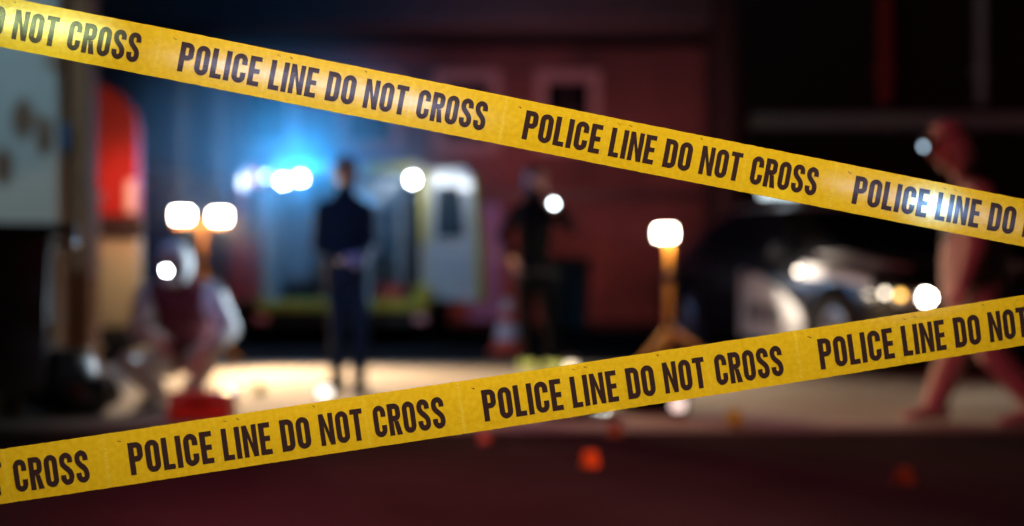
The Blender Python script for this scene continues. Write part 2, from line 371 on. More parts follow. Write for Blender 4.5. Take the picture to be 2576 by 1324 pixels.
WORDS = (('POLICE', .006, .237), ('LINE', .264, .400), ('DO', .428, .511), ('NOT', .538, .662), ('CROSS', .692, .895))
def tape(label, x0, p, q, d0, c0, c1, width_px, sag, vshift, seed, cap=.60):
    """x0,p,q: projective run of the print along the strip; c0+c1*x: its centre line in the photograph"""
    def px(u): return (x0 + p * u) / (1 + q * u)
    A = P(px(0), c0 + c1 * px(0), d0); B = P(px(1), c0 + c1 * px(1), d0 * (1 + q))
    du = B - A; wid = width_px * d0 / F
    nrm = du.cross(V((0, 0, 1))).normalized()
    if nrm.y > 0: nrm = -nrm
    up = nrm.cross(du).normalized()
    if up.z < 0: up = -up
    def S(u, v, off=0.0):
        s = sag * (1 - ((u - 1.0) / 2.0) ** 2)
        wav = 0.0035 * math.sin(u * 2.3 + seed) + 0.0015 * math.sin(u * 6.1 + seed * 2)
        twist = 0.05 * math.sin(u * 1.1 + seed)
        return A + du * u + up * (v * wid + s) + nrm * (wav + off + twist * v * wid - 0.0016 * (2 * v) ** 2)
    def surf(mb, grid, uvl=None): pass
    bm = bmesh.new(); uvl = bm.loops.layers.uv.new('UVMap'); nu, nv = 520, 8; u0, u1 = -2.2, 5.2
    rnd = random.Random(seed)
    jit = [[rnd.gauss(0, .0022) for _ in range(nu + 1)] for _ in range(2)]
    vs = []
    for i in range(nu + 1):
        u = u0 + (u1 - u0) * i / nu; row = []
        for j in range(nv + 1):
            v = -.5 + j / nv
            if j == 0: v += jit[0][i]
            if j == nv: v += jit[1][i]
            row.append((bm.verts.new(S(u, v)), u * 7.0, v))
        vs.append(row)
    for i in range(nu):
        for j in range(nv):
            c = (vs[i][j], vs[i + 1][j], vs[i + 1][j + 1], vs[i][j + 1])
            f = bm.faces.new([k[0] for k in c]); f.smooth = True
            for lp, k in zip(f.loops, c): lp[uvl].uv = (k[1], k[2])
    me = bpy.data.meshes.new('barrier_tape'); bm.to_mesh(me); bm.free(); me.materials.append(M['tape'])
    o = bpy.data.objects.new('barrier_tape', me); C.objects.link(o); tag(o, label, 'barrier tape', 'police tapes crossing the view')
    for k in range(-2, 5):
        bm = bmesh.new(); uvl = bm.loops.layers.uv.new('UVMap')
        for txt, a, b in WORDS:
            polys, W = word(txt); sx = (b - a) / W
            for q_ in polys:
                hgt = max(p_[1] for p_ in q_) - min(p_[1] for p_ in q_); ns_ = max(1, math.ceil(hgt / .12))
                A0, B0, C0, D0 = q_
                for i_ in range(ns_):            # tall quads are split so that the print follows the film
                    if abs(A0[1] - B0[1]) < abs(B0[1] - C0[1]) or ns_ == 1:
                        l = lambda t_: ((A0[0] + (D0[0] - A0[0]) * t_, A0[1] + (D0[1] - A0[1]) * t_), (B0[0] + (C0[0] - B0[0]) * t_, B0[1] + (C0[1] - B0[1]) * t_))
                        e0, e1 = l(i_ / ns_), l((i_ + 1) / ns_); qq = (e0[0], e0[1], e1[1], e1[0])
                    else:
                        l = lambda t_: ((A0[0] + (B0[0] - A0[0]) * t_, A0[1] + (B0[1] - A0[1]) * t_), (D0[0] + (C0[0] - D0[0]) * t_, D0[1] + (C0[1] - D0[1]) * t_))
                        e0, e1 = l(i_ / ns_), l((i_ + 1) / ns_); qq = (e0[0], e1[0], e1[1], e0[1])
                    pts = [(k + a + gx * sx, (gy - .5) * cap + vshift) for gx, gy in qq]
                    f = bm.faces.new([bm.verts.new(S(u, v, .0006)) for u, v in pts])
                    for lp, (u, v) in zip(f.loops, pts): lp[uvl].uv = (u * 7.0, v)
        bmesh.ops.remove_doubles(bm, verts=bm.verts, dist=1e-6)
        for f in bm.faces:
            f.normal_update()
            if f.normal.dot(nrm) < 0: f.normal_flip()
        me = bpy.data.meshes.new('lettering'); bm.to_mesh(me); bm.free(); me.materials.append(M['ink'])
        t = bpy.data.objects.new('lettering', me); C.objects.link(t); t.parent = o
    S.nrm = nrm
    return S
S_up = tape('upper yellow police tape sloping down to the right, its print repeated in black', 447, 894.5, .0217, 2.14, 53.5, .197, 124.5, 0.0, 0.0, 1)
S_lo = tape('lower yellow police tape rising to the right across the legs of the walker', 318, 922.9, .02725, 2.13, 1197.5, -.1523, 135.5, -0.003, -0.03, 4)

def gleam(S, u, v, dist, energy, col, cone, blend=1.0, rad=.03):
    """an unseen spot added behind the camera, where the film mirrors it into the lens"""
    e = 1e-3; p0 = S(u, v); n_ = (S(u + e, v) - p0).cross(S(u, v + e) - p0).normalized()
    if n_.y > 0: n_ = -n_
    vd_ = (V(cam.location) - p0).normalized(); r_ = (2 * n_.dot(vd_) * n_ - vd_).normalized()
    return lamp('gleam_spot', p0 + r_ * dist, energy, col, rad, 'SPOT', aim=p0, cone=cone, blend=blend)  # added narrow spot placed at the mirror angle of the gleam
gleam(S_up, -.395, .1, 4.6, 700, (.75, 1.0, .45), 3.2)
gleam(S_up, .39, 0., 4.6, 250, (.66, .70, 1.0), 9.0)
gleam(S_up, 2.255, 0., 4.6, 1500, (.28, .62, 1.0), 1.2)
gleam(S_up, 2.22, 0., 4.6, 110, (.60, .66, 1.0), 5.0)
# ------------------------------------------------------------------ ground
def sheet(name, x0, x1, y0, y1, z, m, n=1):
    mb = MB(); mb.quad((x0, y0, z), (x1, y0, z), (x1, y1, z), (x0, y1, z)); o = mb.build(name, m); tag(o, kind='structure'); return o
sheet('ground', -60, 60, -20, 80, -0.13, M['asphalt'])
sheet('road', -30, 30, -10, 7.72, -0.02, M['wet_asphalt'])
pv = MB(); pv.box((0, (7.92 + 12.75) / 2, -.06), (40, 12.75 - 7.92, .12)); tag(pv.build('pavement', M['concrete']), kind='structure')
kb = MB(); kb.box((0, 7.82, -.066), (40, .196, .12), bev=.008); tag(kb.build('kerb', M['kerb'], smooth=False), kind='structure')
fr = MB(); fr.box((0, 27.4, -.062), (60, 29.2, .116)); tag(fr.build('yard', M['asphalt']), kind='structure')

# ------------------------------------------------------------------ brick building
D = 22.0
bb = thing('brick_building', (0, D, 0), 'dark red brick building with a row of pale framed windows behind the ambulance', 'building')
def wall_holes(mb, x0, x1, z0, z1, y, holes, rev=.18):
    xs = sorted({x0, x1, *[h[0] for h in holes], *[h[1] for h in holes]}); zs = sorted({z0, z1, *[h[2] for h in holes], *[h[3] for h in holes]})
    for a, b in zip(xs, xs[1:]):
        for c, d in zip(zs, zs[1:]):
            mx, mz = (a + b) / 2, (c + d) / 2
            if any(h[0] < mx < h[1] and h[2] < mz < h[3] for h in holes): continue
            mb.quad((a, y, c), (b, y, c), (b, y, d), (a, y, d))
    for h in holes:
        a, b, c, d = h
        mb.quad((a, y, c), (a, y + rev, c), (a, y + rev, d), (a, y, d)); mb.quad((b, y, c), (b, y + rev, c), (b, y + rev, d), (b, y, d))
        mb.quad((a, y, c), (b, y, c), (b, y + rev, c), (a, y + rev, c)); mb.quad((a, y, d), (b, y, d), (b, y + rev, d), (a, y + rev, d))
win = []
for a, b in ((615, 722), (874, 984), (1118, 1231), (1375, 1482)):
    p, q = P(a, 206, D), P(b, 357, D); win.append((p.x, q.x, q.z, p.z))
dr = (P(1180, 520, D).x, P(1262, 520, D).x, -0.004, P(0, 515, D).z)
xL, xR, zT = -13.0, P(1880, 0, D).x, P(0, 120, D).z
mb = MB(); wall_holes(mb, xL, xR, -.004, zT, D, win + [dr])
mb.quad((xR, D, -.004), (xR, D + 8, -.004), (xR, D + 8, zT), (xR, D, zT))
mb.quad((xL, D, -.004), (xL, D + 8, -.004), (xL, D + 8, zT), (xL, D, zT))
mb.quad((xL, D + 8, -.004), (xR, D + 8, -.004), (xR, D + 8, zT), (xL, D + 8, zT))
mb.build('wall', M['brick'], bb)
mb = MB(); mb.box(((xL + xR) / 2 - .4, D + 3.4, P(0, 62, D).z + .12), (xR - xL - .6, 9.4, .62), bev=.04)
mb.box(((xL + xR) / 2 - .4, D + 3.9, P(0, 62, D).z + .75), (xR - xL - 1.2, 8.0, .62), bev=.04); mb.build('roof', M['slate'], bb)
mb = MB(); mb.box(((xL + xR) / 2, D - .06, P(0, 492, D).z), (xR - xL - .02, .14, .16), bev=.02); mb.build('ledge', M['frame_dark'], bb)
for h in win:
    a, b, c, d = h; f = MB(); t = .17
    f.box(((a + b) / 2, D - .03, d + t / 2 + .002), (b - a + 2 * t, .09, t)); f.box(((a + b) / 2, D - .04, c - t / 2 - .002), (b - a + 2 * t, .12, t))
    for x in (a - t / 2 - .002, b + t / 2 + .002): f.box((x, D - .03, (c + d) / 2), (t, .09, d - c))
    wf = f.build('window', M['trim'], bb)
    g = MB(); g.box(((a + b) / 2, D + .12, (c + d) / 2), (b - a - .01, .02, d - c - .01)); g.build('pane', M['dark_glass'], wf)
    g = MB(); g.box(((a + b) / 2, D + .09, (c + d) / 2), (b - a - .012, .03, .04)); g.box(((a + b) / 2, D + .088, (c + d) / 2), (.04, .03, d - c - .012)); g.build('frame', M['frame_dark'], wf)
a, b, c, d = dr; mb = MB(); mb.box(((a + b) / 2, D + .1, d / 2), (b - a - .01, .05, d - .01)); dd = mb.build('door', M['blue_light_paint'], bb)  # door stands in for a patch of blue light on the brick
mb = MB(); mb.box((b - .06, D + .06, 1.0), (.03, .06, .14)); mb.build('handle', M['steel'], dd)

# ------------------------------------------------------------------ garage on the right
G = 17.5
gx0 = P(1895, 0, G).x
gg = thing('garage', (gx0 + 4, G, 0), 'dark garage with a grey lintel above a black roller shutter behind the police car', 'garage')
mb = MB(); zb, zt = P(0, 326, G).z, P(0, 286, G).z
mb.box((gx0 + 4.5, G + .35, zt + 2.2), (9.0, .3, 4.4)); mb.box((gx0 + .12, G + .35, zb / 2 - .003), (.24, .3, zb)); mb.box((gx0 + .15, G + 3.2, 3.2), (.28, 5.2, 6.6))
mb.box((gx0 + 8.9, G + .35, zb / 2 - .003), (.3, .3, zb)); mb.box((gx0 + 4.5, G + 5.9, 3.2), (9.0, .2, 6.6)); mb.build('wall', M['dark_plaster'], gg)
mb = MB(); mb.box((gx0 + 4.55, G + .12, (zb + zt) / 2), (9.1, .4, zt - zb), bev=.02); mb.build('lintel', M['lintel'], gg)
mb = MB()
nsl = 20
for i in range(nsl): mb.box((gx0 + 4.45, G + .4, zb * (i + .5) / nsl), (8.3, .03, zb / nsl - .012), bev=.008)
mb.box((gx0 + 4.45, G + .43, zb / 2), (8.3, .02, zb - .01)); mb.build('shutter', M['black_plastic'], gg)
def pipe(px0, py1, d, r, m, name, label, top=6.2):
    b = P(px0, py1, d); mb = MB(); mb.tube([(b.x, d, b.z), (b.x, d, b.z + .3), (b.x, d, top)], r, 14)
    for z in (b.z + .4, b.z + 1.8): mb.box((b.x, d + .04, z), (r * 3.2, .1, .05), bev=.01)
    o = mb.build(name, m); smooth_by_angle(o); tag(o, label, 'pipe'); return o
pipe(2228, 262, G + .08, .10, mat('pipe_red', (.30, .03, .025), .5), 'downpipe', 'red painted downpipe on the dark garage wall above the lintel')
pipe(2470, 262, G + .05, .07, M['lintel'], 'downpipe', 'grey green downpipe on the garage wall above the walker')

# ------------------------------------------------------------------ left side: stained wall, timber post, van, dumpster, bags
d = 9.35; xr = P(146, 0, d).x
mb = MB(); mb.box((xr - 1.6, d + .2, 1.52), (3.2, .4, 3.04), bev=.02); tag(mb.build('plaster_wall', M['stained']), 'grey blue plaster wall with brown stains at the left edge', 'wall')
d = 9.62; a, b = P(150, 0, d).x, P(236, 0, d).x
mb = MB(); mb.box(((a + b) / 2, d, 1.7), (b - a, .22, 3.4), bev=.015); mb.box(((a + b) / 2, d, .1), (b - a + .06, .28, .2), bev=.02); mb.box(((a + b) / 2, d, 3.3), (b - a + .06, .28, .12), bev=.02)
tag(mb.build('timber_post', M['rust_wood']), 'brown timber post beside the stained grey wall', 'post')
p = P(160, 345, d - .16); mb = MB(); mb.box(p, (.075, .08, .18), bev=.012); mb.box(p + V((0, -.045, .02)), (.05, .012, .08), bev=.004)
tag(mb.build('switch_box', M['blue_box']), 'small blue switch box on the brown timber post', 'switch box')
# narrow pipe right of the post
p0, p1 = P(243, 905, 9.9), P(243, 505, 9.9); mb = MB(); mb.tube([(p0.x, p0.y, 0), (p0.x, p0.y, 1.0), p1, p1 + V((.0, .12, .05))], .022, 10)
for z in (.3, .9): mb.box((p0.x, p0.y + .03, z), (.07, .06, .03), bev=.005)
tag(smooth_by_angle(mb.build('conduit', mat('conduit', (.45, .33, .25), .5))), 'thin pale conduit pipe rising beside the timber post', 'pipe')

# red and cream van, its rear corner seen beyond the post
vd = 12.9; rt = P(357, 0, vd).x; vw, vl = 1.95, 4.6
M['van_red'] = mat('van_red', (.52, .03, .022), .65, var=.12)
van = thing('delivery_van', (rt, vd, 0), 'red and cream van with rounded roof corners parked beyond the timber post', 'van')
cx = rt - vw / 2
def rrect(w_, z0, z1, r, y, cx=cx, n=6, rb=.08):
    pts = []
    for (qx, qz, rr, a0) in ((w_ / 2, z1, r, 0), (-w_ / 2, z1, r, 90), (-w_ / 2, z0, rb, 180), (w_ / 2, z0, rb, 270)):
        ox = qx - math.copysign(rr, qx); oz = qz + (-rr if qz == z1 else rr)
        for i in range(n + 1):
            a_ = R(a0 + 90 * i / n); pts.append((cx + ox + rr * math.cos(a_), y, oz + rr * math.sin(a_)))
    return pts
zsill = P(0, 600, vd).z; ztop = P(0, 205, vd).z
mb = MB(); mb.loft([rrect(vw - .1, zsill, ztop - .03, .42, vd + .0), rrect(vw, zsill, ztop, .45, vd + .07), rrect(vw, zsill, ztop, .45, vd + vl * .8), rrect(vw - .2, zsill, ztop - .4, .35, vd + vl)], True)
smooth_by_angle(mb.build('body', M['van_red'], van))
mb = MB(); mb.loft([rrect(vw - .06, .28, zsill - .003, .01, vd - .02, rb=.08), rrect(vw + .02, .28, zsill - .003, .01, vd + .06, rb=.08), rrect(vw + .02, .28, zsill - .003, .01, vd + vl + .5, rb=.08)])
smooth_by_angle(mb.build('lower_panel', M['cream_paint'], van))
mb = MB(); g = rrect(vw - .62, P(0, 525, vd).z, ztop - .32, .2, vd - .004, cx=cx - .1, rb=.06); mb.prism(g, (0, .03, 0)); mb.build('rear_window', M['black_plastic'], van)
mb = MB(); mb.box((cx, vd - .06, (P(0, 540, vd).z + P(0, 600, vd).z) / 2), (vw + .02, .1, .2), bev=.02); mb.build('trim_strip', M['black_plastic'], van)
mb = MB(); mb.box((cx, vd - .08, .25), (vw + .04, .16, .16), bev=.03); mb.build('bumper', M['black_plastic'], van)
for sx in (-1, 1):
    for yy in (vd + .9, vd + 3.7):
        mb = MB(); mb.rev([(-.1, .2), (-.1, .30), (-.06, .33), (.06, .33), (.1, .30), (.1, .2)], (cx + sx * (vw / 2 - .09), yy, .33), Matrix.Rotation(R(90), 3, 'Y'), 28)
        smooth_by_angle(mb.build('wheel', M['rubber'], van))
mb = MB(); pz = P(318, 500, vd - .03); mb.box((rt - .10, vd - .015, pz.z + .02), (.09, .05, .3), bev=.015); mb.build('tail_light', M['red_lens'], van)
van.rotation_euler.z = R(16.5)
lamp('van_glow', (rt + .25, vd - 1.1, 1.75), 30, (1, .05, .04), .1, 'SPOT', aim=(rt - .15, vd, 1.5), cone=60, blend=1.0)

# dumpster
dd_ = 8.25; x1 = P(112, 0, dd_).x; zt = P(0, 592, dd_).z
db = thing('dumpster', (x1, dd_, 0), 'large black wheeled dumpster with its lid shut in front of the stained wall', 'dumpster')
mb = MB(); mb.box((x1 - .75, dd_ + .45, .14 + (zt - .14) / 2), (1.5, .9, zt - .14), bev=.03, taper=(1.05, 1.05))
for i in range(3): mb.box((x1 - .28 - i * .45, dd_ - .02, zt * .52), (.06, .05, zt * .66), bev=.01)
mb.build('body', mat('dumpster_paint', (.09, .10, .105), .55, var=.3), db)
mb = MB(); mb.box((x1 - .7, dd_ + .43, zt + .045), (1.76, 1.06, .07), bev=.025, rot=Matrix.Rotation(R(2), 3, 'X')); mb.build('lid', M['black_plastic'], db)
mb = MB(); mb.tube([(x1 + .03, dd_ - .1, zt - .05), (x1 + .15, dd_ - .12, zt - .05), (x1 + .17, dd_ + .2, zt - .05)], .022, 10); smooth_by_angle(mb.build('handle', M['steel'], db))
for sx in (-1.3, -.18):
    for yy in (.15, .75):
        mb = MB(); mb.rev([(-.03, .03), (-.03, .06), (-.015, .075), (.015, .075), (.03, .06), (.03, .03)], (x1 + sx, dd_ + yy, .075), Matrix.Rotation(R(90), 3, 'Y'), 20); mb.build('wheel', M['rubber'], db)

db.rotation_euler.z = R(19)
def sackmesh(c, rx, ry, rz, seed, m, name, label, cat, group=None):
    bm = bmesh.new(); bmesh.ops.create_icosphere(bm, subdivisions=4, radius=1)
    for v in bm.verts:
        n = v.co.normalized(); k = 1 + .20 * mnoise.noise(n * 1.6 + V((seed, 0, 0))) + .09 * mnoise.noise(n * 5 + V((seed, 3, 0)))
        z = n.z
        if z > .72: k *= 1 - (z - .72) * 1.6
        p = V((n.x * rx * k, n.y * ry * k, max(-.86, n.z * k) * rz))
        if z > .93: p = V((p.x * .4, p.y * .4, p.z + (z - .93) * rz * 4))
        v.co = p + V((0, 0, rz * .86))
    bmesh.ops.transform(bm, matrix=Matrix.Translation(V(c)), verts=bm.verts)
    me = bpy.data.meshes.new(name); bm.to_mesh(me); bm.free(); me.shade_smooth(); me.materials.append(m)
    o = bpy.data.objects.new(name, me); C.objects.link(o); tag(o, label, cat, group); return o
p = P(150, 0, 8.6); sackmesh((p.x, p.y, 0), .22, .2, .24, 2, M['bag_black'], 'rubbish_bag', 'black rubbish bag leaning against the side of the dumpster', 'rubbish bag', 'black rubbish bags')
p = P(215, 0, 8.45); sackmesh((p.x, p.y, 0), .19, .18, .15, 5, M['bag_black'], 'rubbish_bag', 'low black rubbish bag with shiny folds between the taller bag and the crouching person', 'rubbish bag', 'black rubbish bags')
p = P(1742, 0, 19.5); sackmesh((p.x, p.y, 0), .32, .3, .36, 8, M['sack'], 'sack', 'pale sack slumped by the brick building right of the single floodlight', 'sack')
p = P(1800, 0, 19.9); sackmesh((p.x, p.y, 0), .26, .26, .27, 11, M['sack'], 'sack', 'smaller dusty sack by the corner of the brick building', 'sack')

# wheelie bin
p = P(1432, 0, 18.2); zt = P(0, 690, 18.2).z
wb = thing('wheelie_bin', (p.x, p.y, 0), 'dark green wheelie bin by the brick wall behind the standing officer', 'bin')
mb = MB(); mb.box((p.x, p.y, .06 + (.92 - .06) / 2), (.44, .5, .86), bev=.03, taper=(1.22, 1.22)); mb.build('body', M['bin_green'], wb)
mb = MB(); mb.box((p.x, p.y - .01, .955), (.58, .66, .05), bev=.02); mb.box((p.x, p.y + .33, .93), (.4, .06, .05), bev=.015); mb.build('lid', M['bin_green'], wb)
for sx in (-.22, .22):
    mb = MB(); mb.rev([(-.03, .04), (-.03, .09), (.03, .09), (.03, .04)], (p.x + sx, p.y + .22, .095), Matrix.Rotation(R(90), 3, 'Y'), 20); mb.build('wheel', M['rubber'], wb)

# ------------------------------------------------------------------ ambulance, rear doors open
AD = 15.6; ax0, ax1 = P(660, 0, AD).x, P(1078, 0, AD).x; aw = ax1 - ax0; acx = (ax0 + ax1) / 2; aH = P(0, 408, AD).z
am = thing('ambulance', (acx, AD + 2.4, 0), 'white ambulance with yellow trim, rear doors open and work lamps lit', 'ambulance')
def ring(y, inset=0.0, z0=.36): return rrect(aw - 2 * inset, z0 + inset, aH - inset, .16 if inset < .02 else .1, y, cx=acx)
o0, i0 = ring(AD), ring(AD, .09); o1, i1 = ring(AD + 3.6), ring(AD + 3.3, .09)
mb = MB(); n_ = len(o0)
mb.loft([i1, i0, o0, o1], close=False); mb.bm.faces.new([mb.bm.verts.new(V(q)) for q in o1]); mb.bm.faces.new([mb.bm.verts.new(V(q)) for q in i1])
smooth_by_angle(mb.build('body', M['white_paint'], am))
mb = MB(); cabz = aH - .25
mb.loft([[(acx + (x_ - acx) * .96, AD + 3.602, z_) for x_, _, z_ in rrect(aw, .36, cabz + .2, .15, 0, cx=acx)], [(acx + (x_ - acx) * .94, AD + 4.3, z_) for x_, _, z_ in rrect(aw, .36, cabz, .2, 0, cx=acx)],
         [(acx + (x_ - acx) * .9, AD + 5.1, z_) for x_, _, z_ in rrect(aw, .36, 1.15, .12, 0, cx=acx)], [(acx + (x_ - acx) * .84, AD + 5.6, z_) for x_, _, z_ in rrect(aw, .40, .95, .12, 0, cx=acx)]])
smooth_by_angle(mb.build('cab', M['white_paint'], am))
# yellow edge round the rear opening
fr = MB(); za, zb_ = .72, aH - .1
fr.box((ax1 - .05, AD - .012, (za + zb_) / 2 + .2), (.075, .02, zb_ - za - .4), bev=.006)
fr.box((ax1 - .42, AD - .012, aH - .06), (.5, .02, .09), bev=.006); fr.build('door_frame', M['yellow_paint'], am)
mb = MB(); mb.box((acx, AD - .17, .44), (aw + .02, .34, .11), bev=.03); mb.box((ax1 - .06, AD - .16, .58), (.16, .3, .16), bev=.04); mb.build('step', M['yellow_paint'], am)
mb = MB(); mb.box((acx, AD - .05, .30), (aw + .04, .2, .16), bev=.03); mb.build('bumper', M['black_plastic'], am)
for px_ in (640, 1062):
    q = P(px_, 846, AD - .16); mb = MB(); mb.box((max(ax0 + .02, min(ax1 - .08, q.x)), AD - .155, .30), (.13, .03, .08), bev=.01); mb.build('reflector', M['red_lens'], am)
# interior fittings
mb = MB(); mb.box((ax0 + .26, AD + 1.9, 1.18), (.3, 2.4, .95), bev=.02); mb.box((ax0 + .22, AD + 1.7, aH - .32), (.24, 2.6, .3), bev=.02); mb.build('cabinet', M['interior'], am)
mb = MB()
for i in range(4):
    for k in range(2): mb.box((ax0 + .425, AD + .95 + i * .55, .95 + k * .4), (.02, .48, .34), bev=.01)
mb.build('cabinet_door', M['grey_panel'], am)
mb = MB(); mb.box((ax1 - .3, AD + 1.3, .78), (.36, .5, .12), bev=.04); mb.box((ax1 - .17, AD + 1.35, 1.12), (.12, .46, .62), bev=.04); mb.box((ax1 - .3, AD + 1.3, .6), (.2, .3, .25), bev=.02); mb.build('seat', M['black_plastic'], am)
mb = MB(); mb.box((ax1 - .105, AD + 1.75, 1.14), (.02, 3.0, 1.3), bev=.005); mb.box((ax1 - .30, AD + 2.6, 1.1), (.4, .7, 1.25), bev=.03); mb.build('lining', M['black_plastic'], am)
pz = P(1008, 0, AD + .3).x; mb = MB(); mb.tube([(pz, AD + .3, .46), (pz, AD + .3, 1.2), (pz, AD + .3, aH - .1)], .026, 12); smooth_by_angle(mb.build('grab_pole', M['white_paint'], am))
mb = MB(); mb.box((acx - .05, AD + 1.5, .88), (.56, 1.8, .1), bev=.04); mb.box((acx - .05, AD + 2.1, 1.02), (.54, .7, .09), bev=.03, rot=Matrix.Rotation(R(25), 3, 'X'))
st = mb.build('stretcher', M['navy_fabric'], am)
mb = MB()
for sx in (-.24, .24):
    mb.tube([(acx - .05 + sx, AD + .6, .48), (acx - .05 + sx, AD + 1.3, .80), (acx - .05 + sx, AD + 2.3, .48)], .018, 8); mb.tube([(acx - .05 + sx, AD + .55, .84), (acx - .05 + sx, AD + 2.45, .84)], .018, 8)
mb.build('rail', M['steel'], st)
for z_, s_ in ((1.5, .32), (1.2, .26)):
    mb = MB(); mb.box((acx + .1, AD + 3.22, z_), (s_ + .2, .06, .2), bev=.02); mb.build('shelf', M['grey_panel'], am)
q = P(905, 0, AD + .9); mb = MB(); mb.ell((q.x, AD + .9, 1.62), (.07, .05, .13)); mb.tube([(q.x, AD + .9, 1.74), (q.x, AD + .9, aH - .09)], .01, 6); mb.tube([(q.x, AD + .9, 1.5), (q.x + .03, AD + .92, 1.2), (q.x - .04, AD + .95, 1.0)], .008, 6)
smooth_by_angle(mb.build('drip_bag', M['white_paint'], am))
for sx in (-1, 1):
    for yy in (AD + .85, AD + 4.4):
        mb = MB(); mb.rev([(-.1, .19), (-.1, .30), (-.06, .33), (.06, .33), (.1, .30), (.1, .19)], (acx + sx * (aw / 2 - .06), yy, .33), Matrix.Rotation(R(90), 3, 'Y'), 28); smooth_by_angle(mb.build('wheel', M['rubber'], am))
# rear doors
def rear_door(hx, sgn, ang, red):
    wd = aw / 2 - .03; z0, z1 = .50, aH - .1
    hinge = V((hx, AD - .03, 0)); dirv = V((sgn * math.cos(R(ang)), -math.sin(R(ang)), 0)); nrm = V((-dirv.y, dirv.x, 0)) * sgn   # nrm: inner face side
    def W(a, z, o): return hinge + dirv * a + V((0, 0, z)) + nrm * o
    pts = [(0.02, z0), (wd, z0), (wd, z0 + .6), (wd - .04, 1.25), (wd - .12, z1 - .1), (wd - .2, z1), (.02, z1)]
    mb = MB(); mb.prism([W(a, z, 0) for a, z in pts], nrm * .07); do = mb.build('rear_door', M['red_paint'] if red else M['white_paint'], am)
    # faces seen inside the van: nearer camera side carries window and panels on both faces
    for off in (-.006, .071):
        mb = MB(); mb.prism([W(a, z, off) for a, z in ((.14, 1.17), (wd - .2, 1.17), (wd - .28, z1 - .18), (.14, z1 - .18))], nrm * .005); mb.build('window', M['dark_glass'], do)
        mb = MB(); mb.prism([W(a, z, off) for a, z in ((.12, .66), (wd - .16, .66), (wd - .16, 1.06), (.12, 1.06))], nrm * .005); pn = mb.build('panel', M['red_paint'] if red else M['white_paint'], do)
        if not red:
            mb = MB(); c_ = W(.36, .92, off - .004 if off < 0 else off + .006); q = Matrix.Identity(3)
            ringp = []
            for i in range(24):
                a0 = 2 * math.pi * i / 24; a1 = 2 * math.pi * (i + 1) / 24
                f_ = lambda a_, r_: c_ + dirv * (math.cos(a_) * r_) + V((0, 0, math.sin(a_) * r_))
                mb.prism([f_(a0, .075), f_(a1, .075), f_(a1, .13), f_(a0, .13)], nrm * .003)
            mb.build('emblem', M['yellow_paint'], pn)
            mb = MB(); mb.prism([W(a, z, off - .003 if off < 0 else off + .006) for a, z in ((.5, .72), (wd - .25, .72), (wd - .25, .80), (.5, .80))], nrm * .003); mb.build('pocket', M['black_plastic'], pn)
    mb = MB(); e = [(wd + .002, z0), (wd + .05, z0), (wd + .05, z0 + .6), (wd + .01, 1.25), (wd - .07, z1 - .1), (wd - .115, z1 - .1), (wd - .038, 1.25), (wd + .002, z0 + .6)]
    mb.prism([W(a, z, -.004) for a, z in e], nrm * .078); mb.build('edge_strip', M['yellow_paint'] if not red else M['red_paint'], do)
    mb = MB(); mb.tube([W(.2, 1.1, -.03), W(.2, 1.1, -.06), W(.5, 1.1, -.06), W(.5, 1.1, -.03)], .012, 8); mb.build('handle', M['black_plastic'], do)
rear_door(ax1, 1, 52, False)
rear_door(ax0, -1, 84, True)
# lamps on the rear
def rear_lamp(px_, py_, r, m, y=AD - .12):
    c = P(px_, py_, y); mb = MB(); mb.rev([(0, r * .8), (.02, r * 1.25), (.10, r * 1.25), (.11, r)], c + V((0, .11, 0)), Matrix.Rotation(R(90), 3, 'X'), 24)
    h = smooth_by_angle(mb.build('rear_lamp', M['black_plastic'], am))
    mb = MB(); mb.rev([(0, r), (.006, r * .95), (.012, r * .6)], c, Matrix.Rotation(R(90), 3, 'X'), 24); mb.build('lens', m, h); return c
c1 = rear_lamp(712, 456, .040, M['white_lens']); c2 = rear_lamp(756, 449, .040, M['white_lens']); c3 = rear_lamp(1038, 452, .042, M['white_lens']); c4 = rear_lamp(668, 443, .036, M['cool_lens'])
mb = MB(); mb.box((acx, AD + .3, aH + .06), (aw * .7, .26, .11), bev=.03); mb.build('light_bar', M['bar_blue'], am)
lamp('ambulance_blue_light', c2 + V((.03, -.16, .05)), 22, (.0, .38, 1.0), .05)
lamp('ambulance_blue_light', c2 + V((.03, -.20, .06)), 430, (.02, .40, 1.0), .05, 'SPOT', aim=c2 + V((-.2, -3, 1.5)), cone=142, blend=.6)
lamp('ambulance_blue_light', V((c2.x + .1, AD + .5, aH + .35)), 90, (.0, .34, 1.0), .06, 'SPOT', aim=V((c2.x + .4, D, 3.0)), cone=120, blend=1.0)
for q_, e_, c_, k_ in ((c1, 1300, (.25, .6, 1.0), -.04), (c2, 1600, (.25, .6, 1.0), .06)):
    lamp('ambulance_streak_spot', q_ + V((0, -.14, .06)), e_, c_, .02, 'SPOT', aim=q_ + V((k_, -.2, 3)), cone=11, blend=1.0)  # upward spot added to imitate the streak above the lamp
lamp('ambulance_white_light', c1 + V((-.05, -.16, -.02)), 10, (.75, .9, 1.0), .05, 'SPOT', aim=c1 + V((-.6, -2, -.2)), cone=176, blend=.3)
lamp('ambulance_white_light', c3 + V((.14, -.3, -.05)), 6, (.92, .96, 1.0), .05)
lamp('ambulance_cabin_light', (acx - .5, AD + .7, aH - .22), 6, (.03, .34, 1.0), .06)
